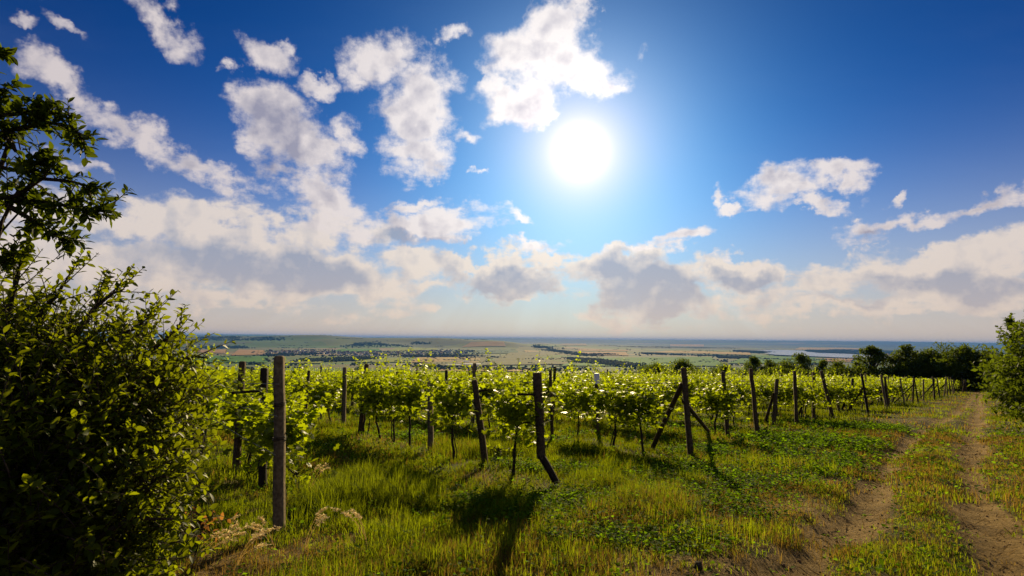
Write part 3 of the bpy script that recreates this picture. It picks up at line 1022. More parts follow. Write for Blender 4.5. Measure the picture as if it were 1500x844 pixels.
# ------------------------------------------------------------------ grapevines
def rand_dirs(n, zlo=-.5, zhi=.6, rng=RNG):
    a = rng.uniform(0, 2 * np.pi, n); z = rng.uniform(zlo, zhi, n)
    h = np.sqrt(1 - z * z)
    return np.column_stack([np.cos(a) * h, np.sin(a) * h, z])


def vine_parts(seed, lod=0, leafy=1.0):
    """trunk builder and foliage builder of one vine; the row runs along local X"""
    rng = np.random.default_rng(seed)
    tr = MB()
    hd = rng.uniform(.68, .84)
    lean = rng.normal(0, .07, 2)
    for k in range(int(rng.integers(1, 3))):
        o = rng.normal(0, .05, 2) * k
        zz = np.linspace(-.08, hd, 8)
        wob = np.cumsum(rng.normal(0, .016, (8, 2)), 0)
        pts = np.column_stack([o[0] + lean[0] * zz * 1.4 + wob[:, 0], o[1] + lean[1] * zz + wob[:, 1], zz])
        tr.tube(pts, np.linspace(.030, .018, 8) * (1 if k == 0 else .6) * rng.uniform(.8, 1.15), 6 if lod == 0 else 4, 0)
    head = pts[-1]
    fo = MB()
    shoots = []
    for sgn in (-1, 1):
        L = .56
        t = np.linspace(0, 1, 6)
        cane = np.column_stack([head[0] + sgn * L * t, head[1] + rng.normal(0, .02, 6), head[2] + .16 * np.sin(t * 2.2) + rng.normal(0, .012, 6)])
        tr.tube(cane, np.linspace(.016, .008, 6), 5 if lod == 0 else 3, 0)
        for q in rng.uniform(0.02, 1, 8):
            shoots.append(cane[0] + (cane[-1] - cane[0]) * q + np.array([0, 0, .10]))
    P, D, S = [], [], []
    ns = len(shoots)
    for si, s0 in enumerate(shoots):
        L = rng.uniform(.55, .95) if rng.random() > .26 else rng.uniform(.95, 1.42)
        d = np.array([rng.normal(0, .22), rng.normal(0, .30), 1.0]); d /= np.linalg.norm(d)
        sag = rng.uniform(.05, .45) * np.sign(d[1])
        nn = 8
        t = np.linspace(0, 1, nn)
        pts = s0 + d * (L * t)[:, None] + np.column_stack([rng.normal(0, .01, nn), sag * t ** 2 * .55 + rng.normal(0, .01, nn), -.22 * abs(sag) * t ** 2])
        if lod == 0:
            fo.tube(pts, np.linspace(.0045, .002, nn), 3, 1, .5, False)
        nl = int(L / .032 * leafy)
        for j in range(nl):
            f = (j + rng.random()) / nl
            p = s0 + (np.array([np.interp(f, t, pts[:, i]) for i in range(3)]) - s0)
            P.append(p); D.append([rng.normal(0, .5), rng.choice([-1, 1]) * rng.uniform(.4, 1), rng.uniform(-.55, .35)])
            S.append((.132 - .065 * f ** 1.5) * rng.uniform(.8, 1.2) if L < .95 else (.12 - .08 * f) * rng.uniform(.8, 1.2))
    # inner and drooping leaves
    nx = int(300 * leafy)
    e = np.column_stack([np.clip(rng.normal(0, .38, nx), -.75, .75), rng.normal(0, .17, nx), rng.uniform(.66, 1.42, nx)])
    e[:, :2] += head[:2]
    P += list(e); D += list(rand_dirs(nx, -.7, .3, rng)); S += list(rng.uniform(.075, .135, nx))
    P, D, S = np.array(P), np.array(D), np.array(S)
    off = D / (np.linalg.norm(D, axis=1)[:, None]) * S[:, None] * .7
    P = P + off * rng.uniform(.2, 1, (len(P), 1))
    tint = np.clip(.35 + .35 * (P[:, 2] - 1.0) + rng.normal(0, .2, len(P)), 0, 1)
    Rm = frames(D, roll=rng.normal(0, .7, len(P)))
    T = T_VINE if lod == 0 else T_VINE_LO if lod == 1 else T_LEAF2
    sc = S * (1.0 if lod < 2 else 1.0)
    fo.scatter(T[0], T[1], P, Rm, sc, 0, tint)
    return tr, fo


VM = []
for v in range(12):
    tr, fo = vine_parts(100 + v, 0)
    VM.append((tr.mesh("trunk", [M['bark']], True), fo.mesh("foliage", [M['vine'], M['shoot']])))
VM1 = []
for v in range(6):
    tr, fo = vine_parts(300 + v, 1, .85)
    VM1.append((tr.mesh("trunk", [M['bark']], True), fo.mesh("foliage", [M['vine'], M['shoot']])))

ROWNAME = ["first", "second", "third", "fourth", "fifth", "sixth", "seventh", "eighth", "ninth", "tenth", "eleventh", "twelfth", "thirteenth", "fourteenth", "fifteenth", "sixteenth",
           "seventeenth", "eighteenth", "nineteenth", "twentieth", "twenty-first", "twenty-second", "twenty-third", "twenty-fourth", "twenty-fifth", "twenty-sixth", "twenty-seventh", "twenty-eighth"]
RZ = math.atan2(U[1], U[0])
HANDPX = [(409, 780), (385, 718), (346, 692), (711, 681), (631, 661), (503, 626), (809, 642), (818, 712), (875, 634), (1012, 668), (1066, 640), (1110, 641), (1133, 624), (1167, 624)]
HANDXY = [ray_hit(*p, height) for p in HANDPX]


def clear_of_posts(x, y):
    for h in HANDXY[:1] + HANDXY[3:]:
        L = math.hypot(*h)
        ux, uy = h[0] / L, h[1] / L
        al, ac = x * ux + y * uy, abs(x * uy - y * ux)
        if ac < .30 and L - 2.6 < al < L + .1: return False
    return True


VINES = []
for k in range(NROWS):
    n0 = ROW_N0 + k * ROW_SP
    t = row_start(n0) + (.9 if k else 1.9)
    first = True
    while t < 112 + 4 * math.sin(k):
        x, y = U * (t + RNG.normal(0, .06)) + NV * (n0 + RNG.normal(0, .05) + (.42 if k == 0 and t < 12 else 0))
        if RNG.random() > .035 and abs(math.atan2(x, y)) < R(47) and clear_of_posts(x, y):
            VINES.append((math.hypot(x, y), k, x, y, first))
            first = False
        t += 1.04
VINES.sort(key=lambda a: a[0])
FARV = VINES[300:]
for i, (d, k, x, y, first) in enumerate(VINES[:300]):
    # nearly hidden behind the bush at far left are kept too: they show through its gaps
    me = VM[int(RNG.integers(12))] if d < 30 else VM1[int(RNG.integers(6))]
    r = empty("grapevine", (x, y, gz(x, y)), RZ + (math.pi if RNG.random() < .5 else 0))
    sc = RNG.uniform(.9, 1.1); r.scale = (1, sc, RNG.uniform(.86, 1.02) * (.92 if k == 0 and d < 13 else 1))
    link("trunk", me[0], r); link("foliage", me[1], r)
    rn = ROWNAME[k]
    if first:
        tag(r, f"grapevine nearest the track end of the {rn} row from the left", "grapevine", "leafy grapevines in the trellis rows")
    else:
        tag(r, f"leafy yellow-green grapevine further along the {rn} row from the left", "grapevine", f"leafy grapevines along the {rn} row")

# the far vines, past three hundred, as one mass
fb = MB()
tmpl = [[], []]
for lod in (0, 1):
    for v in range(5):
        rng = np.random.default_rng(900 + v + 10 * lod)
        n = (300, 120)[lod]
        P = np.column_stack([rng.uniform(-.62, .62, n), rng.normal(0, .24, n), .50 + 1.45 * rng.beta(1.7, 1.9, n)])
        D = rand_dirs(n, -.5, .4, rng)
        S = rng.uniform(.11, .17, n) * (1, 1.6)[lod]
        b = MB(); b.scatter(T_LEAF2[0], T_LEAF2[1], P, frames(D, roll=rng.normal(0, .8, n)), S)
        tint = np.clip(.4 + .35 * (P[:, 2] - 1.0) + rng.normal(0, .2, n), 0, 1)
        # a simple trunk
        tmpl[lod].append((np.concatenate(b.V), np.concatenate(b.L).reshape(-1, 3), np.repeat(tint, 4)))
arr = [[[] for _ in range(5)] for _ in range(2)]
for (d, k, x, y, first) in FARV:
    arr[0 if d < 75 else 1][int(RNG.integers(5))].append((x, y))
ft = MB()
for lod in (0, 1):
    for v in range(5):
        A = np.array(arr[lod][v])
        if not len(A): continue
        TV, TF, tt = tmpl[lod][v]
        n = len(A)
        z = height(A[:, 0], A[:, 1])
        ang = RZ + RNG.choice([0, math.pi], n)
        Rm = np.zeros((n, 3, 3)); Rm[:, 0, 0] = np.cos(ang); Rm[:, 0, 1] = -np.sin(ang); Rm[:, 1, 0] = np.sin(ang); Rm[:, 1, 1] = np.cos(ang); Rm[:, 2, 2] = 1
        s = np.column_stack([np.ones(n), RNG.uniform(.9, 1.1, n), RNG.uniform(.86, 1.04, n)])
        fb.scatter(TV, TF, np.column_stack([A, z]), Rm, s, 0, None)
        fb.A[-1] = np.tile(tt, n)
        # stems
        for (x, y), zz in zip(A, z):
            if RNG.random() < (1 if lod == 0 else .0):
                ft.tube([(x, y, zz - .1), (x + RNG.normal(0, .05), y, zz + .35), (x + RNG.normal(0, .07), y, zz + .8)], .022, 3, 1, .5, False)
for a_, b_ in ((ft, fb),):
    pass
fb.V += ft.V; fb.L += [l + fb.nv for l in ft.L]; fb.N += ft.N; fb.M += ft.M; fb.A += ft.A; fb.nv += ft.nv
tag(fb.build("vineyard_rows", [M['vine'], M['bark']]), kind="stuff")


# ------------------------------------------------------------------ posts, struts and wires
def post_builder(h, w, rng, round_=False, bend=None):
    """weathered square (or round) post of slightly uneven section, base sunk"""
    b = MB()
    n = 9
    z = np.linspace(-.25, h, n)
    if bend is not None:
        pts = np.array(bend, float)
    else:
        pts = np.column_stack([rng.normal(0, .004, n), rng.normal(0, .004, n), z])
    rad = (w / 2) * (1.0 if round_ else 1.38) * np.linspace(1.06, .94, len(pts)) * rng.uniform(.96, 1.04, len(pts))
    # chipped top
    b.tube(np.vstack([pts, pts[-1] + (pts[-1] - pts[-2]) / np.linalg.norm(pts[-1] - pts[-2]) * .018]), np.append(rad, rad[-1] * .72), 10 if round_ else 4, 0)
    return b


def wire_wrap(z, w, c=(0, 0)):
    b = MB()
    a = np.linspace(0, 2 * math.pi * 3, 28)
    b.tube(np.column_stack([c[0] + np.cos(a) * w * .74, c[1] + np.sin(a) * w * .74, z + a * .0022 + RNG.normal(0, .003, 28)]), .004, 4, 0, .5)
    b.tube([(c[0] + w * .7, c[1], z), (c[0] + w * 1.5, c[1] - .01, z + .012), (c[0] + w * 2.6, c[1] + .01, z + .004)], .004, 4)
    return b


def px_post(px_b, py_b, px_t, py_t):
    """base on the ground and top of a post as seen in the photograph"""
    p = ray_hit(px_b, py_b, height)
    d0 = math.hypot(p[0], p[1])
    dr = ray(px_t, py_t)
    k = p[1] / dr.y
    top = Vector((dr.x * k, p[1], CAM_Z + dr.z * k))
    base = Vector((p[0], p[1], gz(*p)))
    return base, top


def stand_post(base, top, w, mat, label, group=None, round_=False, arm=None, wraps=(), brace=None, bracemat=None, seed=0, cap=None, rz=None, bend=None, name="trellis_post"):
    rng = np.random.default_rng(seed)
    v = top - base
    r = empty(name, base)
    tag(r, label, "post", group)
    q = v.to_track_quat('Z', 'Y')
    e = Matrix.Rotation(rz if rz is not None else RZ, 4, 'Z')
    r.rotation_euler = q.to_euler() if False else (Vector((0, 0, 1)).rotation_difference(v).to_matrix().to_4x4() @ e).to_euler()
    h = v.length
    post_builder(h, w, rng, round_, bend).build("post_shaft", [mat], r)
    for z in wraps:
        wire_wrap(z, w).build("wire_wrap", [M['iron']], r, True)
    if arm:
        z, x0, x1 = arm
        b = MB(); b.tube([(0, x0, z), (0, x1, z)], .020, 5)
        b.build("cross_arm", [M['darkwood']], r)
    if cap:
        b = MB(); b.tube([(0, 0, h - cap), (0, 0, h + .02)], w * .85, 8)
        b.build("sleeve", [M['white']], r)
    if brace:
        inv = r.rotation_euler.to_matrix().to_4x4()
        inv = (Matrix.Translation(base) @ inv).inverted()
        for (z, foot) in brace:
            f = inv @ Vector((foot[0], foot[1], gz(foot[0], foot[1]) - .1))
            a = Vector((0, 0, z))
            dv = (f - a).normalized()
            a = a + Vector((w * .55 * (1 if dv.x > 0 else -1), 0, 0))
            b = MB(); b.tube([a, (a + f) / 2 + Vector((0, .01, .01)), f], [w * .42, w * .46, w * .45], 6)
            b.build("brace", [bracemat or M['wood']], r, True)
    return r


C_, W_, DW = M['concrete'], M['wood'], M['darkwood']
HAND = [
    # base px, top px, width, material, label, extra
    ((409, 780), (409, 524), .088, C_, "tallest weathered grey post, nearest the camera, with wire bound round it", dict(wraps=(1.27, .92))),
    ((385, 718), (387, 541), .085, DW, "dark tarred post just behind and left of the tallest grey post", dict(arm=(1.38, -.05, .42))),
    ((346, 692), (355, 531), .085, W_, "leaning grey wooden post beside the leafy bush, third from the front of the first row", dict(wraps=(1.2,))),
    ((711, 681), (695, 558), .095, W_, "post leaning left with a short cross arm, left of the bent post", dict(arm=(1.28, -.42, .04), wraps=(.6,))),
    ((631, 661), (630, 560), .10, C_, "upright grey post in grass left of the two leaning posts", {}),
    ((503, 626), (505, 539), .10, C_, "slim upright post among vines in the second row", {}),
    ((809, 642), (806, 543), .075, W_, "thin upright post close behind the bent post", dict(wraps=(1.0,))),
    ((875, 634), (874, 548), .095, W_, "post topped with a bright white sleeve", dict(cap=.28)),
    ((654, 612), (654, 543), .10, DW, "dark post whose top shows above vines left of the post leaning left", {}),
    ((1012, 668), (1001, 540), .115, W_, "stout post leaning left with struts on both sides, first large one right of the middle", dict(braces=[((952, 658), .82), ((1042, 632), .62)])),
    ((1066, 640), (1059, 545), .10, W_, "post leaning slightly left, between the strutted post and the one bending at its foot", {}),
    ((1110, 641), (1100, 541), .10, W_, "slender post leaning left with its foot kicked out towards the grass", {}),
    ((1133, 624), (1138, 556), .11, W_, "short thick post leaning right with a strut on its left side", dict(braces=[((1119, 622), .7)])),
    ((1167, 624), (1164, 544), .10, W_, "straight post right of the short thick one", {}),
    ((1192, 617), (1192, 546), .10, W_, "straight post with a long strut down to the left", dict(braces=[((1166, 612), .75)])),
    ((1221, 617), (1203, 544), .11, W_, "post leaning strongly left, beside the straight strutted one", {}),
    ((1230, 608), (1222, 556), .10, W_, "short post leaning left right beside the strongly leaning post", {}),
    ((1246, 602), (1249, 555), .11, DW, "dark thick post at the middle of the receding line of end posts", dict(braces=[((1232, 600), .7)])),
]
for i, (b_, t_, w, m, lab, ex) in enumerate(HAND):
    base, top = px_post(*b_, *t_)
    br = None
    if 'braces' in ex:
        br = [( (top - base).length * f, ray_hit(*p, height)) for p, f in ex.pop('braces')]
    stand_post(base, top, w, m, lab, seed=40 + i, brace=br, **ex)

# the broken, bent post: the shaft leans, its foot kicks out to the right
base, mid = px_post(818, 712, 793, 668)
_, top = px_post(818, 712, 787, 546)
rng = np.random.default_rng(5)
r = empty("bent_post", base)
tag(r, "bent post with cracked foot kicking out right and a short cross arm", "post")
lm, lt = mid - base, top - base
b = MB()
pts = [lm - (lt - lm) * .03] + [lm + (lt - lm) * f + Vector(rng.normal(0, .004, 3)) for f in np.linspace(.05, 1, 7)]
b.tube(np.array(pts), np.full(8, .066) * rng.uniform(.96, 1.04, 8), 4)
b.build("post_shaft", [W_], r)
b = MB()
pts = [lm * f + Vector(rng.normal(0, .004, 3)) for f in np.linspace(-.45, 1.04, 6)]
b.tube(np.array(pts), np.linspace(.055, .060, 6), 5)
b.build("broken_foot", [M['darkwood']], r)
b = MB(); q = lm + (lt - lm) * .735
b.tube([q + Vector((-.32, .02, .0)), q + Vector((.05, -.02, 0))], .018, 5); b.build("cross_arm", [M['darkwood']], r)
wb = MB(); q = lm + (lt - lm) * .36
a = np.linspace(0, 19, 28)
wb.tube(np.column_stack([q[0] + np.cos(a) * .073, q[1] + np.sin(a) * .073, q[2] + a * .002]), .004, 4)
wb.build("wire_wrap", [M['iron']], r)

# the rest of the end posts and the posts inside the rows
HANDP = [px_post(*h[0], *h[1])[0] for h in HAND] + [base]
cnt = 0
stuffp = MB()
POSTM = []
for v in range(6):
    POSTM.append(post_builder(1.72 + .04 * v, .095, np.random.default_rng(70 + v)).mesh("post_shaft", [(W_, C_, DW)[v % 3]]))
cand = []
for k in range(NROWS):
    n0 = ROW_N0 + k * ROW_SP
    ts = row_start(n0)
    j = 0
    t = ts
    while t < 112:
        x, y = U * (t + RNG.normal(0, .15)) + NV * (n0 + RNG.normal(0, .04))
        if not (j == 1 and k < 8) and abs(math.atan2(x, y)) < R(46) and not any(math.hypot(x - h.x, y - h.y) < 2.0 for h in HANDP) and not (k < 2 and t < 15):
            cand.append((math.hypot(x, y), k, x, y, j))
        t += 2.1 if j == 0 else 6.2
        j += 1
cand.sort(key=lambda a: a[0])
for i, (d, k, x, y, j) in enumerate(cand):
    z = gz(x, y)
    if i < 270:
        r = empty("trellis_post", (x, y, z), RZ + RNG.normal(0, .3))
        tilt = .09 if j == 0 else .035
        r.rotation_euler[0] = RNG.normal(0, tilt); r.rotation_euler[1] = RNG.normal(0, tilt)
        sc = RNG.uniform(.95, 1.08)
        r.scale = (1, 1, sc)
        link("post_shaft", POSTM[int(RNG.integers(6))], r)
        rn = ROWNAME[k]
        if j == 0:
            tag(r, f"leaning end post by the track at the head of the {rn} row", "post", "end posts of the rows")
            if RNG.random() < .75:
                b = MB(); b.tube([(0.04, 0, 1.25), (.55, .02, .62), (1.15, .02, -.1)], .042, 5)
                b.build("brace", [W_], r, True)
        else:
            tag(r, f"weathered post standing among the vines of the {rn} row", "post", f"posts standing inside the {rn} row")
    else:
        stuffp.tube([(x, y, z), (x + RNG.normal(0, .06), y, z + 1.8)], .055, 4)
if stuffp.nv:
    tag(stuffp.build("vineyard_post_rows", [W_]), kind="stuff")

for k in range(9):
    n0 = ROW_N0 + k * ROW_SP
    r0 = row_start(n0) + (.1 if k else .4)
    b = MB()
    for hz_, rad in ((.80, .005), (1.18, .004), (1.50, .004)):
        pts = []
        for t in np.arange(r0, 60, 2.0):
            x, y = U * t + NV * n0
            pts.append((x, y, gz(x, y) + hz_ - .02 * math.sin((t - r0) / 6.2 * math.pi) ** 2))
        b.tube(np.array(pts), rad, 3, 0, .5, False)
    tag(b.build("trellis_wire", [M['wire']]), f"thin wires strung from post to post along the {ROWNAME[k]} row", "wire")


# ------------------------------------------------------------------ leafy bushes and the tree at the left edge
def leafy_plant(name, label, cat, root, blobs, ntwig, leaf, seed, lmat, tmpl=T_PLUM, twig_len=(.18, .38), nleaf=(9, 16), limb_r=.045, sprays=(), upbias=.35, shell=.55):
    """blobs: spheres (centre xyz, radius) filled with leafy twigs; sprays: explicit branch polylines ending in twigs"""
    rng = np.random.default_rng(seed)
    r = empty(name, root)
    ro = np.array(root, float)
    wd, fo = MB(), MB()
    tot = sum(b[3] ** 2 for b in blobs)
    P, D, S, Tn = [], [], [], []

    def twig(p, d, L, nl):
        nn = 5
        t = np.linspace(0, 1, nn)
        bend = rng.normal(0, .12, 3)
        pts = p + np.outer(t, d) * L + np.outer(t ** 2, bend) * L
        wd.tube(pts - ro, np.linspace(.0042, .0015, nn), 3, 1, .5, False)
        up = rng.uniform(.25, .75)
        for j in range(nl):
            f = .12 + .88 * (j + .5) / nl
            q = np.array([np.interp(f, t, pts[:, i]) for i in range(3)])
            phi = j * 2.4 + rng.normal(0, .3)
            a = np.cross(d, [0, 0, 1.0]); a /= np.linalg.norm(a) + 1e-6; b = np.cross(d, a)
            o = a * math.cos(phi) + b * math.sin(phi)
            o = o + d * rng.uniform(.35, .9) + np.array([0, 0, rng.uniform(-.35, .25)])
            P.append(q); D.append(o); S.append(leaf * rng.uniform(.5, 1.25) * (1 - .25 * abs(f - .6))); Tn.append(rng.normal(up, .16))
    main = []
    for bi, (bx, by, bz, br) in enumerate(blobs):
        c = np.array([bx, by, bz])
        base = ro + np.array([rng.normal(0, .06), rng.normal(0, .06), 0])
        m = base * .5 + c * .5 + np.array([rng.normal(0, .1), rng.normal(0, .1), .25 * br])
        t = np.linspace(0, 1, 9)[:, None]
        pts = base * (1 - t) ** 2 + 2 * m * t * (1 - t) + c * t ** 2
        wd.tube(pts - ro, np.linspace(limb_r, limb_r * .25, 9) * rng.uniform(.6, 1.1), 6, 0, .5, False)
        nt = int(ntwig * br ** 2 / tot)
        for q in range(max(4, nt // 26)):
            v = rng.normal(0, 1, 3); v /= np.linalg.norm(v)
            e = c + v * br * rng.uniform(.6, .95)
            t = np.linspace(0, 1, 5)[:, None]
            s0 = pts[int(rng.integers(5, 9))]
            wd.tube(s0 * (1 - t) + e * t + np.vstack([[0, 0, 0], rng.normal(0, .03, (3, 3)), [0, 0, 0]]) - ro, np.linspace(.013, .004, 5), 4, 0, .5, False)
        for q in range(nt):
            v = rng.normal(0, 1, 3); v /= np.linalg.norm(v)
            rr = br * (shell + (1 - shell) * rng.random()) * rng.uniform(.8, 1.08)
            p = c + v * rr
            if p[2] < height(np.array(p[0]), np.array(p[1])) + .03: continue
            d = v + np.array([0, 0, upbias]) + rng.normal(0, .45, 3)
            d /= np.linalg.norm(d)
            twig(p - d * .1, d, rng.uniform(*twig_len), int(rng.integers(*nleaf)))
    for sp in sprays:
        pts = np.array(sp['pts'], float)
        n = len(pts)
        wd.tube(pts - ro, np.linspace(sp.get('r', .016), .004, n), 5, 0, .5, False)
        seg = np.linalg.norm(np.diff(pts, axis=0), axis=1); cum = np.append(0, np.cumsum(seg))
        L = cum[-1]
        for q in range(sp['n']):
            f = rng.uniform(sp.get('f0', .25), 1) * L
            p = np.array([np.interp(f, cum, pts[:, i]) for i in range(3)])
            t = np.array([np.interp(min(f + .05, L), cum, pts[:, i]) - np.interp(max(f - .05, 0), cum, pts[:, i]) for i in range(3)])
            t /= np.linalg.norm(t) + 1e-6
            d = t * rng.uniform(.3, 1.1) + rng.normal(0, sp.get('spread', .5), 3) + np.array([0, 0, .1])
            d /= np.linalg.norm(d)
            taper = 1 - .45 * f / L
            twig(p, d, rng.uniform(*twig_len) * sp.get('tl', 1.0) * taper, int(rng.integers(*nleaf)))
    P, D, S, Tn = np.array(P), np.array(D), np.array(S), np.clip(np.array(Tn), 0, 1)
    fo.scatter(tmpl[0], tmpl[1], P - ro, frames(D, roll=rng.normal(0, .5, len(P))), S, 0, Tn)
    wd.build("branches" if False else "branch_frame", [M['bark'], M['twig']], r, True)
    fo.build("foliage", [lmat], r)
    tag(r, label, cat)
    return r, len(P)


def at(px, py, dist):
    d = ray(px, py)
    k = dist / math.hypot(d.x, d.y)
    return np.array([d.x * k, d.y * k, CAM_Z + d.z * k])


def blob(px, py, dist, rpx):
    p = at(px, py, dist)
    return (*p, rpx / F * dist * .97)


# the plum bush
BL = [blob(30, 565, 3.9, 100), blob(110, 590, 3.8, 95), blob(-60, 620, 4.0, 130), blob(160, 620, 3.7, 95), blob(60, 660, 3.6, 130), blob(-40, 740, 3.5, 160),
      blob(190, 540, 4.1, 62), blob(240, 590, 4.2, 48), blob(120, 740, 3.4, 105), blob(190, 700, 3.6, 58), blob(60, 830, 3.6, 125), blob(170, 800, 3.5, 58), blob(60, 505, 4.1, 42), blob(120, 512, 4.3, 36),
      blob(0, 495, 4.2, 38), blob(220, 650, 4.0, 40), blob(-120, 650, 4.4, 190), blob(40, 900, 3.4, 140), blob(215, 770, 3.4, 40)]
root = at(20, 800, 4.3); root[2] = gz(root[0], root[1])


def spray(pts, **k):
    return dict(pts=[at(*p) for p in pts], **k)


SPR = [spray([(150, 560, 4.0), (200, 530, 3.9), (240, 500, 3.8), (262, 480, 3.75), (266, 466, 3.75)], n=9, spread=.45),
       spray([(200, 540, 4.0), (240, 530, 3.9), (285, 522, 3.9), (305, 525, 3.9)], n=9, spread=.4),
       spray([(100, 500, 4.0), (140, 450, 3.9), (165, 430, 3.9), (180, 425, 3.9)], n=9, spread=.4),
       spray([(50, 470, 4.0), (85, 430, 3.9), (100, 405, 3.9)], n=7, spread=.4), spray([(10, 460, 4.0), (25, 410, 3.9), (32, 375, 3.9)], n=7, spread=.35),
       spray([(120, 480, 4.1), (145, 440, 4.1), (150, 415, 4.1)], n=5, spread=.3),
       spray([(180, 560, 4.0), (230, 560, 3.9), (290, 575, 3.8)], n=10, spread=.5), spray([(160, 640, 3.8), (220, 615, 3.7), (270, 620, 3.7)], n=10, spread=.5),
       spray([(140, 760, 3.4), (200, 720, 3.3), (250, 690, 3.3)], n=8, spread=.5), spray([(120, 800, 3.2), (190, 760, 3.1), (255, 760, 3.1)], n=7, spread=.5),
       spray([(160, 500, 4.0), (200, 480, 3.9), (212, 470, 3.9)], n=6, spread=.4)]
_, n1_ = leafy_plant("plum_bush", "large dense dark green bush filling the lower left corner", "bush", tuple(root), BL, 4300, .050, 11, M['bush'], sprays=SPR, shell=.6, limb_r=.024)

# the tree whose boughs reach in from the left above it
tr_root = at(-330, 700, 4.9); tr_root[2] = gz(tr_root[0], tr_root[1])
BT = [blob(-50, 200, 4.1, 34), blob(15, 205, 4.0, 20), blob(-50, 290, 4.1, 44), blob(20, 292, 4.0, 24), blob(-20, 335, 4.0, 22), blob(-200, 260, 4.3, 110), blob(-290, 350, 4.6, 150)]
SPT = [spray([(-40, 210, 4.1), (20, 190, 4.0), (70, 180, 3.9), (105, 185, 3.85), (122, 205, 3.8)], n=34, spread=.45, f0=.1),
       spray([(-40, 200, 4.1), (0, 170, 4.0), (50, 165, 3.95), (92, 166, 3.9)], n=30, spread=.4, f0=.1),
       spray([(-60, 160, 4.1), (-20, 135, 4.0), (8, 130, 4.0)], n=10, spread=.4), spray([(-60, 90, 4.1), (-25, 82, 4.0), (0, 78, 4.0)], n=6, spread=.25, tl=.7),
       spray([(-40, 290, 4.1), (30, 290, 4.0), (90, 300, 3.9), (135, 312, 3.85), (166, 298, 3.8)], n=34, spread=.42, f0=.1),
       spray([(20, 290, 4.0), (60, 262, 3.9), (105, 266, 3.85), (128, 272, 3.85)], n=22, spread=.4, f0=.1),
       spray([(10, 300, 4.0), (60, 330, 3.9), (96, 355, 3.85)], n=22, spread=.45, f0=.1),
       spray([(-20, 240, 4.0), (20, 250, 4.0), (60, 240, 3.9)], n=16, spread=.5), spray([(-30, 380, 4.1), (0, 385, 4.0), (30, 376, 3.9)], n=12, spread=.35)]
leafy_plant("plum_tree", "tree at the left edge whose leafy boughs hang against the sky", "tree", tuple(tr_root), BT, 420, .060, 12, M['bough'], sprays=SPT, limb_r=.04, shell=.4, upbias=.1, twig_len=(.11, .24), nleaf=(8, 13))

# bright young shoots around the feet of the first posts
for px, py, n_, sd_, lab in ((372, 706, 16, 1, "bright young vine suckers at the foot of the dark tarred post"), (728, 676, 10, 2, "bright young vine suckers at the foot of the post leaning left"),
                             (432, 715, 6, 3, "small pale leafy sucker in the grass just right of the tallest post")):
    p = ray_hit(px, py, height); z = gz(*p)
    leafy_plant("vine_sucker", lab, "plant", (p[0], p[1], z), [(p[0], p[1], z + .2, .20)], n_, .075, 30 + sd_, M['vine'], T_VINE, (.15, .3), (6, 10), .008)

# big shrubs along the right edge of the track
bR = [blob(1512, 560, 26, 34), blob(1490, 580, 25, 16), blob(1500, 530, 27, 20), blob(1520, 506, 27, 18), blob(1474, 562, 30, 14), blob(1550, 550, 25, 60), blob(1590, 570, 24, 80), blob(1512, 598, 23, 14), blob(1466, 545, 33, 12), blob(1540, 490, 27, 24)]
root = at(1510, 600, 26); root[2] = gz(root[0], root[1])
leafy_plant("roadside_bush", "tall dark leafy bush at the right edge beside the track", "bush", tuple(root), bR, 1500, .17, 21, M['tree'], T_LEAF2, (.35, .75), (10, 16), .1,
            sprays=[dict(pts=[at(1510, 520, 26), at(1498, 495, 26), at(1488, 478, 26), at(1478, 470, 26)], n=22, r=.04, spread=.5, tl=.8)], upbias=.3, shell=.5)


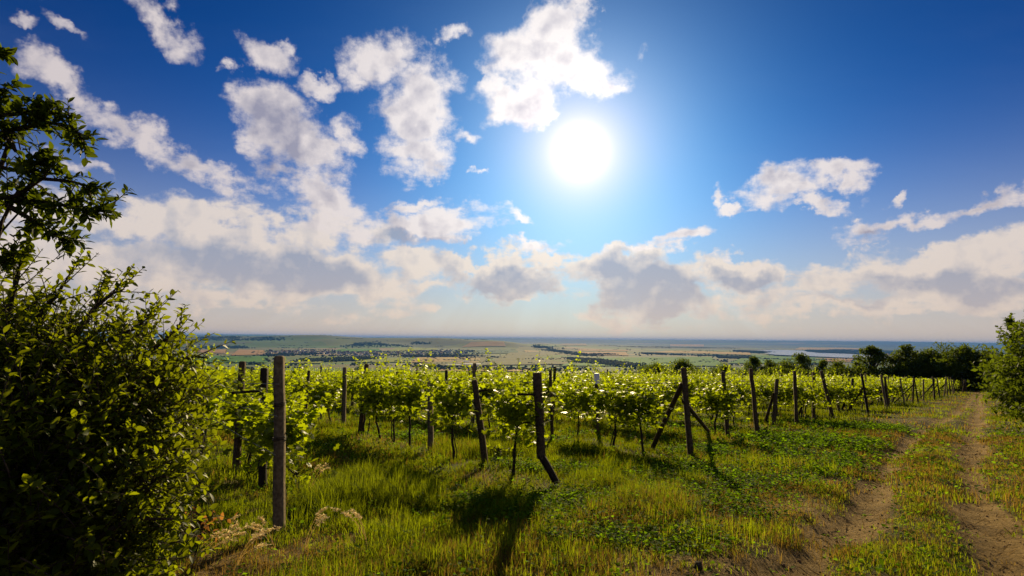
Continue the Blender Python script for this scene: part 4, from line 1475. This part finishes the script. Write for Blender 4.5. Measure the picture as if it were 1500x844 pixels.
# ------------------------------------------------------------------ hedgerow trees beyond the vineyard
def crown_tree(name, label, cat, px_c, dist, w_px, top_py, base_py, seed, group=None, dens=1.0, leaf=.38, lean=0, gap=.5, low=0.25):
    rng = np.random.default_rng(seed)
    p = at(px_c, 560, dist)[:2]
    z0 = gz(*p)
    hor = 497
    top = at(px_c, top_py, dist)[2]
    H = top - z0
    Wd = w_px / F * dist / 2
    r = empty(name, (p[0], p[1], z0))
    tb = MB()
    tb.tube([(0, 0, -.3), (rng.normal(0, .1), 0, H * .3), (rng.normal(0, .2) + lean * .5, 0, H * .6), (lean, 0, H * .86)], [.05 * H, .038 * H, .024 * H, .01 * H], 7)
    cl = []
    nb = int(24 + 8 * rng.random())
    for i in range(nb):
        a = rng.uniform(0, 6.28); f = rng.uniform(low, 1)
        rr = Wd * math.sin(min(1, .15 + (f - low) / (1 - low) * .95) * math.pi) ** .6 * rng.uniform(.35, 1.12)
        c = np.array([math.cos(a) * rr + lean * f, math.sin(a) * rr, H * (low + (f - low) * .9)])
        R_ = Wd * rng.uniform(.13, .36)
        cl.append((c, R_))
        s0 = np.array([0, 0, H * max(.15, f * .55)])
        tb.tube([s0, (s0 + c) / 2 + [0, 0, .05 * H], c], [.016 * H, .010 * H, .004 * H], 4)
    tb.build("trunk", [M['bark']], r, True)
    P, D, S, T = [], [], [], []
    for c, R_ in cl:
        n = int(dens * 130 * (R_ / leaf / 3) ** 2 + 70)
        v = rng.normal(0, 1, (n, 3)); v /= np.linalg.norm(v, axis=1)[:, None]
        rad = R_ * rng.uniform(gap, 1.25, n)
        q = c + v * rad[:, None] * [1, 1, .72]
        P.append(q); D.append(v + rng.normal(0, .6, (n, 3))); S.append(leaf * rng.uniform(.6, 1.25, n)); T.append(np.clip(rng.normal(.5, .18, n) + rng.normal(0, .1), 0, 1))
    P, D, S, T = map(np.concatenate, (P, D, S, T))
    ok = P[:, 2] > .1
    fo = MB(); fo.scatter(T_LEAF2[0], T_LEAF2[1], P[ok], frames(D[ok], roll=rng.normal(0, 1, ok.sum())), S[ok], 0, T[ok])
    fo.build("crown", [M['tree']], r)
    tag(r, label, cat, group)
    return r


TREES = [
    (1385, 112, 62, 503, "broad dark tree standing behind the track's far end, tallest of the hedgerow"),
    (1415, 108, 66, 504, "dark round tree right of the tallest hedgerow tree"),
    (1362, 116, 44, 512, "medium dark tree left of the tallest hedgerow tree"),
    (1330, 120, 46, 504, "open-crowned tree with sky gaps, right of the mushroom-shaped tree"),
    (1314, 122, 40, 520, "low bushy tree between the open-crowned and mushroom-shaped trees"),
    (1278, 124, 34, 508, "small mushroom-shaped tree standing alone on the skyline"),
    (1258, 128, 36, 529, "low shrubby tree just left of the mushroom-shaped tree"),
    (1228, 134, 44, 530, "low dark tree midway along the hedgerow"),
    (1207, 138, 26, 527, "small pointed tree midway along the hedgerow"),
    (1174, 142, 50, 519, "rounded dark tree below the lake's left end"),
    (1128, 150, 40, 526, "low rounded tree left of the one below the lake"),
    (1105, 154, 34, 522, "dark rounded tree at the left part of the hedgerow"),
    (1000, 150, 70, 531, "small round tree peeping over the vines, right of the leftmost one"),
    (962, 156, 60, 536, "leftmost small round tree peeping over the vines"),
    (1440, 104, 60, 512, "dark leafy tree where the hedgerow meets the right-hand bush"),
    (1062, 150, 50, 536, "very low tree barely above the vines left of the dark rounded one"),
]
def hedge_dist(px):
    tx = (px - 750) / 833
    return 111.5 / (.839 * tx + .545) * math.hypot(1, tx)


for i, (px, d, w, top, lab) in enumerate(TREES):
    d = max(d, hedge_dist(px) + 3)
    if px == 1278:
        crown_tree("hedgerow_tree", lab, "tree", px, d, w, top, 560, 500 + i, "trees of the hedgerow", 1.2, .36, 0, .3, .58)
    else:
        crown_tree("hedgerow_tree", lab, "tree", px, d, w * 1.05, top, 560, 500 + i, "trees of the hedgerow", 1.0, .40, 0, .30, .02 if top > 525 else .10 if top > 515 else .16)
# the long low hedge under the trees
hs = MB()
rng = np.random.default_rng(77)
P, D, S, T = [], [], [], []
for px in np.arange(1085, 1452, 4.0):
    d = hedge_dist(px)
    c = at(px, 560, d)[:2]
    z0 = gz(*c)
    zt = at(px, 541 + 3 * math.sin(px / 17) - (px > 1400) * 4 + (px < 1230) * 3 + 1.5 * math.sin(px / 7.3), d)[2]
    h = max(1.0, zt - z0)
    n = 240
    v = rng.normal(0, 1, (n, 3)); v /= np.linalg.norm(v, axis=1)[:, None]
    q = np.array([c[0], c[1], z0 + h * .5]) + v * [1.3, 1.8, h * .55] * rng.uniform(.6, 1.1, (n, 1))
    P.append(q); D.append(v + rng.normal(0, .6, (n, 3))); S.append(rng.uniform(.3, .6, n)); T.append(np.clip(rng.normal(.5 + .2 * math.sin(px / 11), .15, n), 0, 1))
P, D, S, T = map(np.concatenate, (P, D, S, T))
hs.scatter(T_LEAF2[0], T_LEAF2[1], P, frames(D), S, 0, T)
tag(hs.build("hedge", [M['tree']]), "long low dark hedge running under the trees beyond the last vine row", "hedge")

# ------------------------------------------------------------------ grass, weeds, straw, stones
def clumpy(x, y, seed=50):
    return fbm(x, y, 1.7, 4, seed)


def sample_ground(n, r0, r1, rng, a0=-43, a1=43):
    """uniform area density in a ring wedge in front of the camera"""
    r = np.sqrt(rng.uniform(r0 * r0, r1 * r1, n)); a = np.radians(rng.uniform(a0, a1, n))
    return np.sin(a) * r, np.cos(a) * r


def tufts(b, n, r0, r1, nb, hfun, wid, rng, mat=0, tintf=None, spread=.05, bend=(.25, .9), keep=None, templ=None):
    x, y = sample_ground(n, r0, r1, rng)
    dirt, dry, rut = masks(x, y)
    k = keep(x, y, dirt, dry, rut, rng)
    x, y, dirt, dry = x[k], y[k], dirt[k], dry[k]
    z = height(x, y)
    H = hfun(x, y, dirt, dry, rng)
    T = tintf(x, y, dirt, dry, rng)
    m = len(x)
    X = np.repeat(x, nb) + rng.normal(0, spread, m * nb); Y = np.repeat(y, nb) + rng.normal(0, spread, m * nb)
    Z = np.repeat(z, nb) - .01
    Hh = np.repeat(H, nb) * rng.uniform(.45, 1.15, m * nb)
    Tt = np.clip(np.repeat(T, nb) + rng.normal(0, .12, m * nb), 0, 1)
    a = rng.uniform(0, 2 * np.pi, m * nb)
    lean = rng.normal(0, .22, m * nb)
    tm = [blade_template(q, 1.0) for q in (bend if len(bend) > 2 else (bend[0], (bend[0] + bend[1]) / 2, bend[1]))] if templ is None else templ
    which = rng.integers(0, len(tm), m * nb)
    for w in range(len(tm)):
        s = which == w
        if not s.any(): continue
        ca, sa = np.cos(a[s]), np.sin(a[s]); cl, sl = np.cos(lean[s]), np.sin(lean[s])
        c = s.sum()
        Rm = np.zeros((c, 3, 3))
        # local x, y, z axes
        Rm[:, 0, 0] = ca; Rm[:, 1, 0] = sa
        Rm[:, 0, 1] = -sa * cl; Rm[:, 1, 1] = ca * cl; Rm[:, 2, 1] = sl
        Rm[:, 0, 2] = sa * sl; Rm[:, 1, 2] = -ca * sl; Rm[:, 2, 2] = cl
        ww = wid * rng.uniform(.7, 1.3, c)
        b.scatter(tm[w][0], tm[w][1], np.column_stack([X[s], Y[s], Z[s]]), Rm, np.column_stack([ww, Hh[s], Hh[s]]), mat, Tt[s])
    return m


rng = np.random.default_rng(2024)


def k_green(x, y, dirt, dry, rut, rng):
    p = (1 - np.clip(dirt * 1.5, 0, .985)) * (1 - .9 * rut) * (1 - dry * .45) * (.5 + .5 * sstep(-.35, .2, clumpy(x, y)))
    return rng.random(len(x)) < p


def k_dry(x, y, dirt, dry, rut, rng):
    p = (1 - np.clip(dirt * 1.15, 0, .92)) * (1 - .85 * rut) * (.11 + .80 * dry) * (.3 + .7 * sstep(-.3, .3, clumpy(x, y, 60)))
    return rng.random(len(x)) < p


def h_green(x, y, dirt, dry, rng):
    t, n = ut(x, y)
    c = clumpy(x, y, 70)
    c2 = fbm(x, y, .55, 3, 71)
    return (.08 + .10 * sstep(-.2, .5, c) + .16 * sstep(.15, .6, c) + .12 * sstep(.15, .55, c2)) * (1 - .45 * dry) * rng.uniform(.7, 1.3, len(x))


def t_green(x, y, dirt, dry, rng):
    return .20 + .34 * fbm(x, y, 3, 3, 80) + .25 * fbm(x, y, .5, 3, 83) + .26 * dry + rng.normal(0, .08, len(x))


def t_dry(x, y, dirt, dry, rng):
    return .35 + .3 * fbm(x, y, 2, 3, 81) + rng.normal(0, .15, len(x))


gb, db = MB(), MB()
SIMPLE = []
for q in (.25, .7):
    SIMPLE.append((np.array([(-1, 0, 0), (1, 0, 0), (.6, q * .35, .6), (-.6, q * .35, .6), (0, q, 1 - .2 * q)], float), np.array([(0, 1, 2), (0, 2, 3), (3, 2, 4)])))
SPIKE = [(np.array([(-1, 0, 0), (1, 0, 0), (0, q, 1)], float), np.array([(0, 1, 2)])) for q in (.2, .7)]
tufts(gb, 19000, 3.0, 9.5, 17, h_green, .0034, rng, 0, t_green, .055, (.2, .9), k_green)
tufts(gb, 34000, 9.5, 19, 13, h_green, .006, rng, 0, t_green, .08, keep=k_green, templ=SIMPLE)
tufts(gb, 42000, 19, 45, 7, lambda *a: h_green(*a) * 1.15, .014, rng, 0, t_green, .14, keep=k_green, templ=SPIKE)
tufts(gb, 42000, 45, 115, 5, lambda *a: h_green(*a) * 1.3, .035, rng, 0, t_green, .25, keep=k_green, templ=SPIKE)
tag(gb.build("grass", [M['grass']]), kind="stuff")
tufts(db, 13000, 3.0, 9.5, 14, lambda x, y, a, b_, r_: .75 * h_green(x, y, a, b_, r_) + .05, .0028, rng, 0, t_dry, .06, (.3, 1.0), k_dry)
tufts(db, 24000, 9.5, 22, 11, lambda x, y, a, b_, r_: .8 * h_green(x, y, a, b_, r_) + .06, .0055, rng, 0, t_dry, .08, keep=k_dry, templ=SIMPLE)
tufts(db, 26000, 22, 100, 6, lambda x, y, a, b_, r_: .9 * h_green(x, y, a, b_, r_) + .08, .02, rng, 0, t_dry, .2, keep=k_dry, templ=SPIKE)
tag(db.build("dry_grass", [M['dry']]), kind="stuff")

# low broad-leaved weeds in patches
wb = MB()
x, y = sample_ground(90000, 3.6, 24, rng)
dirt, dry, rut = masks(x, y)
pat = np.zeros(len(x))
for (px, py, r_) in ((860, 740, 1.1), (980, 740, 1.2), (900, 700, 1.0), (1080, 700, 1.4), (1130, 670, 1.8), (1200, 650, 1.8), (960, 790, .8), (780, 760, .5), (1010, 700, 1.0), (620, 640, 1.0), (760, 690, .5), (1240, 625, 2.0), (840, 790, .5), (1140, 690, .9), (690, 740, .4)):
    c = ray_hit(px, py)
    pat = np.maximum(pat, 1 - sstep(r_ * .5, r_ * 1.2, np.hypot(x - c[0], y - c[1]) + .5 * r_ * fbm(x, y, .7, 3, 90)))
k = rng.random(len(x)) < np.clip(pat * .9 + .06, 0, 1) * (1 - np.clip(dirt, 0, .9)) * np.clip(11 / np.hypot(x, y), .4, 1)
x, y = x[k], y[k]
z = height(x, y)
m = len(x); nl = 9
hh = np.repeat(rng.uniform(.04, .17, m) * (1 + .5 * (rng.random(m) < .1)), nl)
a = rng.uniform(0, 2 * np.pi, m * nl); rad = rng.uniform(.01, .09, m * nl)
P = np.column_stack([np.repeat(x, nl) + np.cos(a) * rad, np.repeat(y, nl) + np.sin(a) * rad, np.repeat(z, nl) + hh * rng.uniform(.3, 1, m * nl)])
D = np.column_stack([np.cos(a), np.sin(a), rng.uniform(-.2, .6, m * nl)])
dist = np.hypot(P[:, 0], P[:, 1])
wb.scatter(T_LEAF2[0] * [1.25, 1, 1], T_LEAF2[1], P, frames(D, roll=rng.normal(0, .4, m * nl)), rng.uniform(.022, .055, m * nl) * np.clip(dist / 9, 1, 1.9), 0,
           np.clip(rng.normal(.5, .2, m * nl), 0, 1))
tag(wb.build("ground_cover_weeds", [M['weed']]), kind="stuff")

# taller leafy herbs standing in the grass
x, y = sample_ground(2600, 3.8, 26, rng)
dirt, dry, rut = masks(x, y)
k = (rng.random(len(x)) < .5 * (1 - dirt) * sstep(-.1, .3, fbm(x, y, 1.3, 3, 97))) & (rut < .3)
x, y = x[k], y[k]; m = len(x); nl = 26
hb_ = MB()
H_ = np.repeat(rng.uniform(.12, .34, m), nl); f = rng.random(m * nl)
a = rng.uniform(0, 2 * np.pi, m * nl); rad = .02 + .05 * (1 - f)
P = np.column_stack([np.repeat(x, nl) + np.cos(a) * rad, np.repeat(y, nl) + np.sin(a) * rad, np.repeat(height(x, y), nl) + H_ * f])
D = np.column_stack([np.cos(a), np.sin(a), rng.uniform(-.1, .9, m * nl)])
hb_.scatter(T_LEAF2[0] * [.9, 1, 1], T_LEAF2[1], P, frames(D, roll=rng.normal(0, .4, m * nl)), rng.uniform(.03, .075, m * nl) * (1.1 - .5 * f), 0, np.clip(rng.normal(.35, .2, m * nl), 0, 1))
tag(hb_.build("tall_herbs", [M['weed']]), kind="stuff")

# straw litter and crumbs of soil on the bare patches
sb = MB()
x, y = sample_ground(90000, 3.3, 22, rng)
dirt, dry, rut = masks(x, y)
k = rng.random(len(x)) < np.clip(dirt * .55 + dry * .12, 0, 1) * (.35 + .65 * sstep(-.2, .3, fbm(x, y, .9, 3, 95))) * (1 - .55 * rut)
x, y = x[k], y[k]; m = len(x)
D = rand_dirs(m, -.08, .22, rng)
sb.scatter(np.array([(-.012, 0, 0), (.012, 0, 0), (.009, 1, .02), (-.009, 1, .02)], float) * [3, 1, 1], np.array([(0, 1, 2, 3)]), np.column_stack([x, y, height(x, y) + .008]), frames(D), rng.uniform(.05, .19, m), 0,
           np.clip(rng.normal(.6, .25, m), 0, 1))
tag(sb.build("straw_litter", [M['dry']]), kind="stuff")
cb = MB()
x, y = sample_ground(60000, 3.3, 24, rng)
dirt, dry, rut = masks(x, y)
k = rng.random(len(x)) < np.clip(dirt, 0, 1) * .5
x, y = x[k], y[k]; m = len(x)
s = np.minimum(rng.lognormal(-4.9, .5, m), .03)
Rm = frames(rand_dirs(m, -1, 1, rng))
cb.scatter(ICO[0], ICO[1], np.column_stack([x, y, height(x, y) + s * .2]), Rm, np.column_stack([s, s * rng.uniform(.6, 1, m), s * rng.uniform(.5, .9, m)]), 0)
tag(cb.build("soil_crumbs", [mat_plain("soil_crumb", (.15, .09, .05), .95, .05, .4, 20)]), kind="stuff")

# flowering dry grass stalks: pale drooping seed heads near the first post
def seed_stalk(px, py, h, lean, label, seed):
    rng = np.random.default_rng(seed)
    p = ray_hit(px, py, height)
    r = empty("dry_grass_stalk", (p[0], p[1], gz(*p)))
    for q in range(int(rng.integers(3, 6))):
        b = MB(); hd = MB()
        L = h * rng.uniform(.7, 1.1)
        t = np.linspace(0, 1, 9)
        dx, dy = rng.normal(lean, .18), rng.normal(0, .15)
        o = rng.normal(0, .02, 2)
        pts = np.column_stack([o[0] + dx * t ** 1.6 * L, o[1] + dy * t ** 1.6 * L, L * (t - .28 * t ** 3.2)])
        b.tube(pts, np.linspace(.0030, .0012, 9), 4, 0, .7)
        nsd = 46
        f = rng.uniform(.68, 1.0, nsd)
        P = np.column_stack([np.interp(f, t, pts[:, i]) for i in range(3)]) + rng.normal(0, .006, (nsd, 3))
        hd.scatter(T_LEAF2[0], T_LEAF2[1], P, frames(rand_dirs(nsd, -.4, .8, rng)), rng.uniform(.016, .036, nsd), 0, np.clip(rng.normal(.9, .15, nsd), 0, 1))
        b.build("stem", [M['seed']], r); hd.build("seed_head", [M['seed']], r)
    tag(r, label, "grass stalk")


for i, (px, py, h, ln, lab) in enumerate((
    (316, 768, .62, -.2, "pale dry grass stalks leaning left beside the lower edge of the bush"),
    (330, 800, .40, .3, "pale dry seed heads left of the tallest post, nearest to it at the bottom"),
    (290, 800, .55, -.5, "dry stalks with drooping pale heads touching the bush's lower right side"),
    (404, 808, .40, -.6, "short arching dry heads right at the foot of the tallest post"),
    (446, 812, .55, .35, "arching dry grass stalks with pale heads, right of the tallest post near the bottom"),
    (452, 730, .58, .35, "orange dry stalk rising right of the tallest post, farther than the arching ones"),
    (282, 836, .45, .8, "low dry heads bent right at the bottom edge under the bush"),
    (345, 836, .42, .7, "low bent dry heads at the bottom edge, between bush and tallest post"),
    (536, 805, .5, -.4, "pale arching grass head in the green tufts right of the bare patch"))):
    seed_stalk(px, py, h, ln, lab, 600 + i)

# orange dead spray of leaves at the foot of the bush
p = ray_hit(292, 835, height)
z = gz(*p)
M['dead'] = mat_leaf("dead_leaf", [(0, (.10, .045, .012)), (1, (.30, .15, .04))], (.5, .22, .04), .5, .6, .2)
leafy_plant("dead_branch", "orange-brown withered leafy branch against the lower right side of the bush", "branch", (p[0], p[1], z), [(p[0], p[1], z + .36, .13)], 20, .055, 41, M['dead'], T_PLUM, (.12, .25), (5, 9), .008)

# clods and a stone on the bare earth
for i, (px, py, s, lab) in enumerate(((1073, 762, .13, "flat pale stone on the bare earth, left one of the two slabs"), (1096, 757, .11, "flat pale stone slab beside and right of the other slab"),
                                      (1023, 832, .065, "dark clod of earth near the bottom edge left of the track"))):
    rng2 = np.random.default_rng(i)
    p = ray_hit(px, py, height)
    V = ICO[0] * (1 + rng2.normal(0, .16, (12, 1))) * [s, s * .6, s * .28 if i < 2 else s * .7]
    me = mesh_np("stone", V, ICO[1].ravel(), np.full(20, 3), [M['stone'] if i < 2 else M['bark']])
    o = link("stone" if i < 2 else "earth_clod", me, None, (p[0], p[1], gz(*p) + s * .12), rng2.uniform(0, 3))
    tag(o, lab, "stone" if i < 2 else "clod")
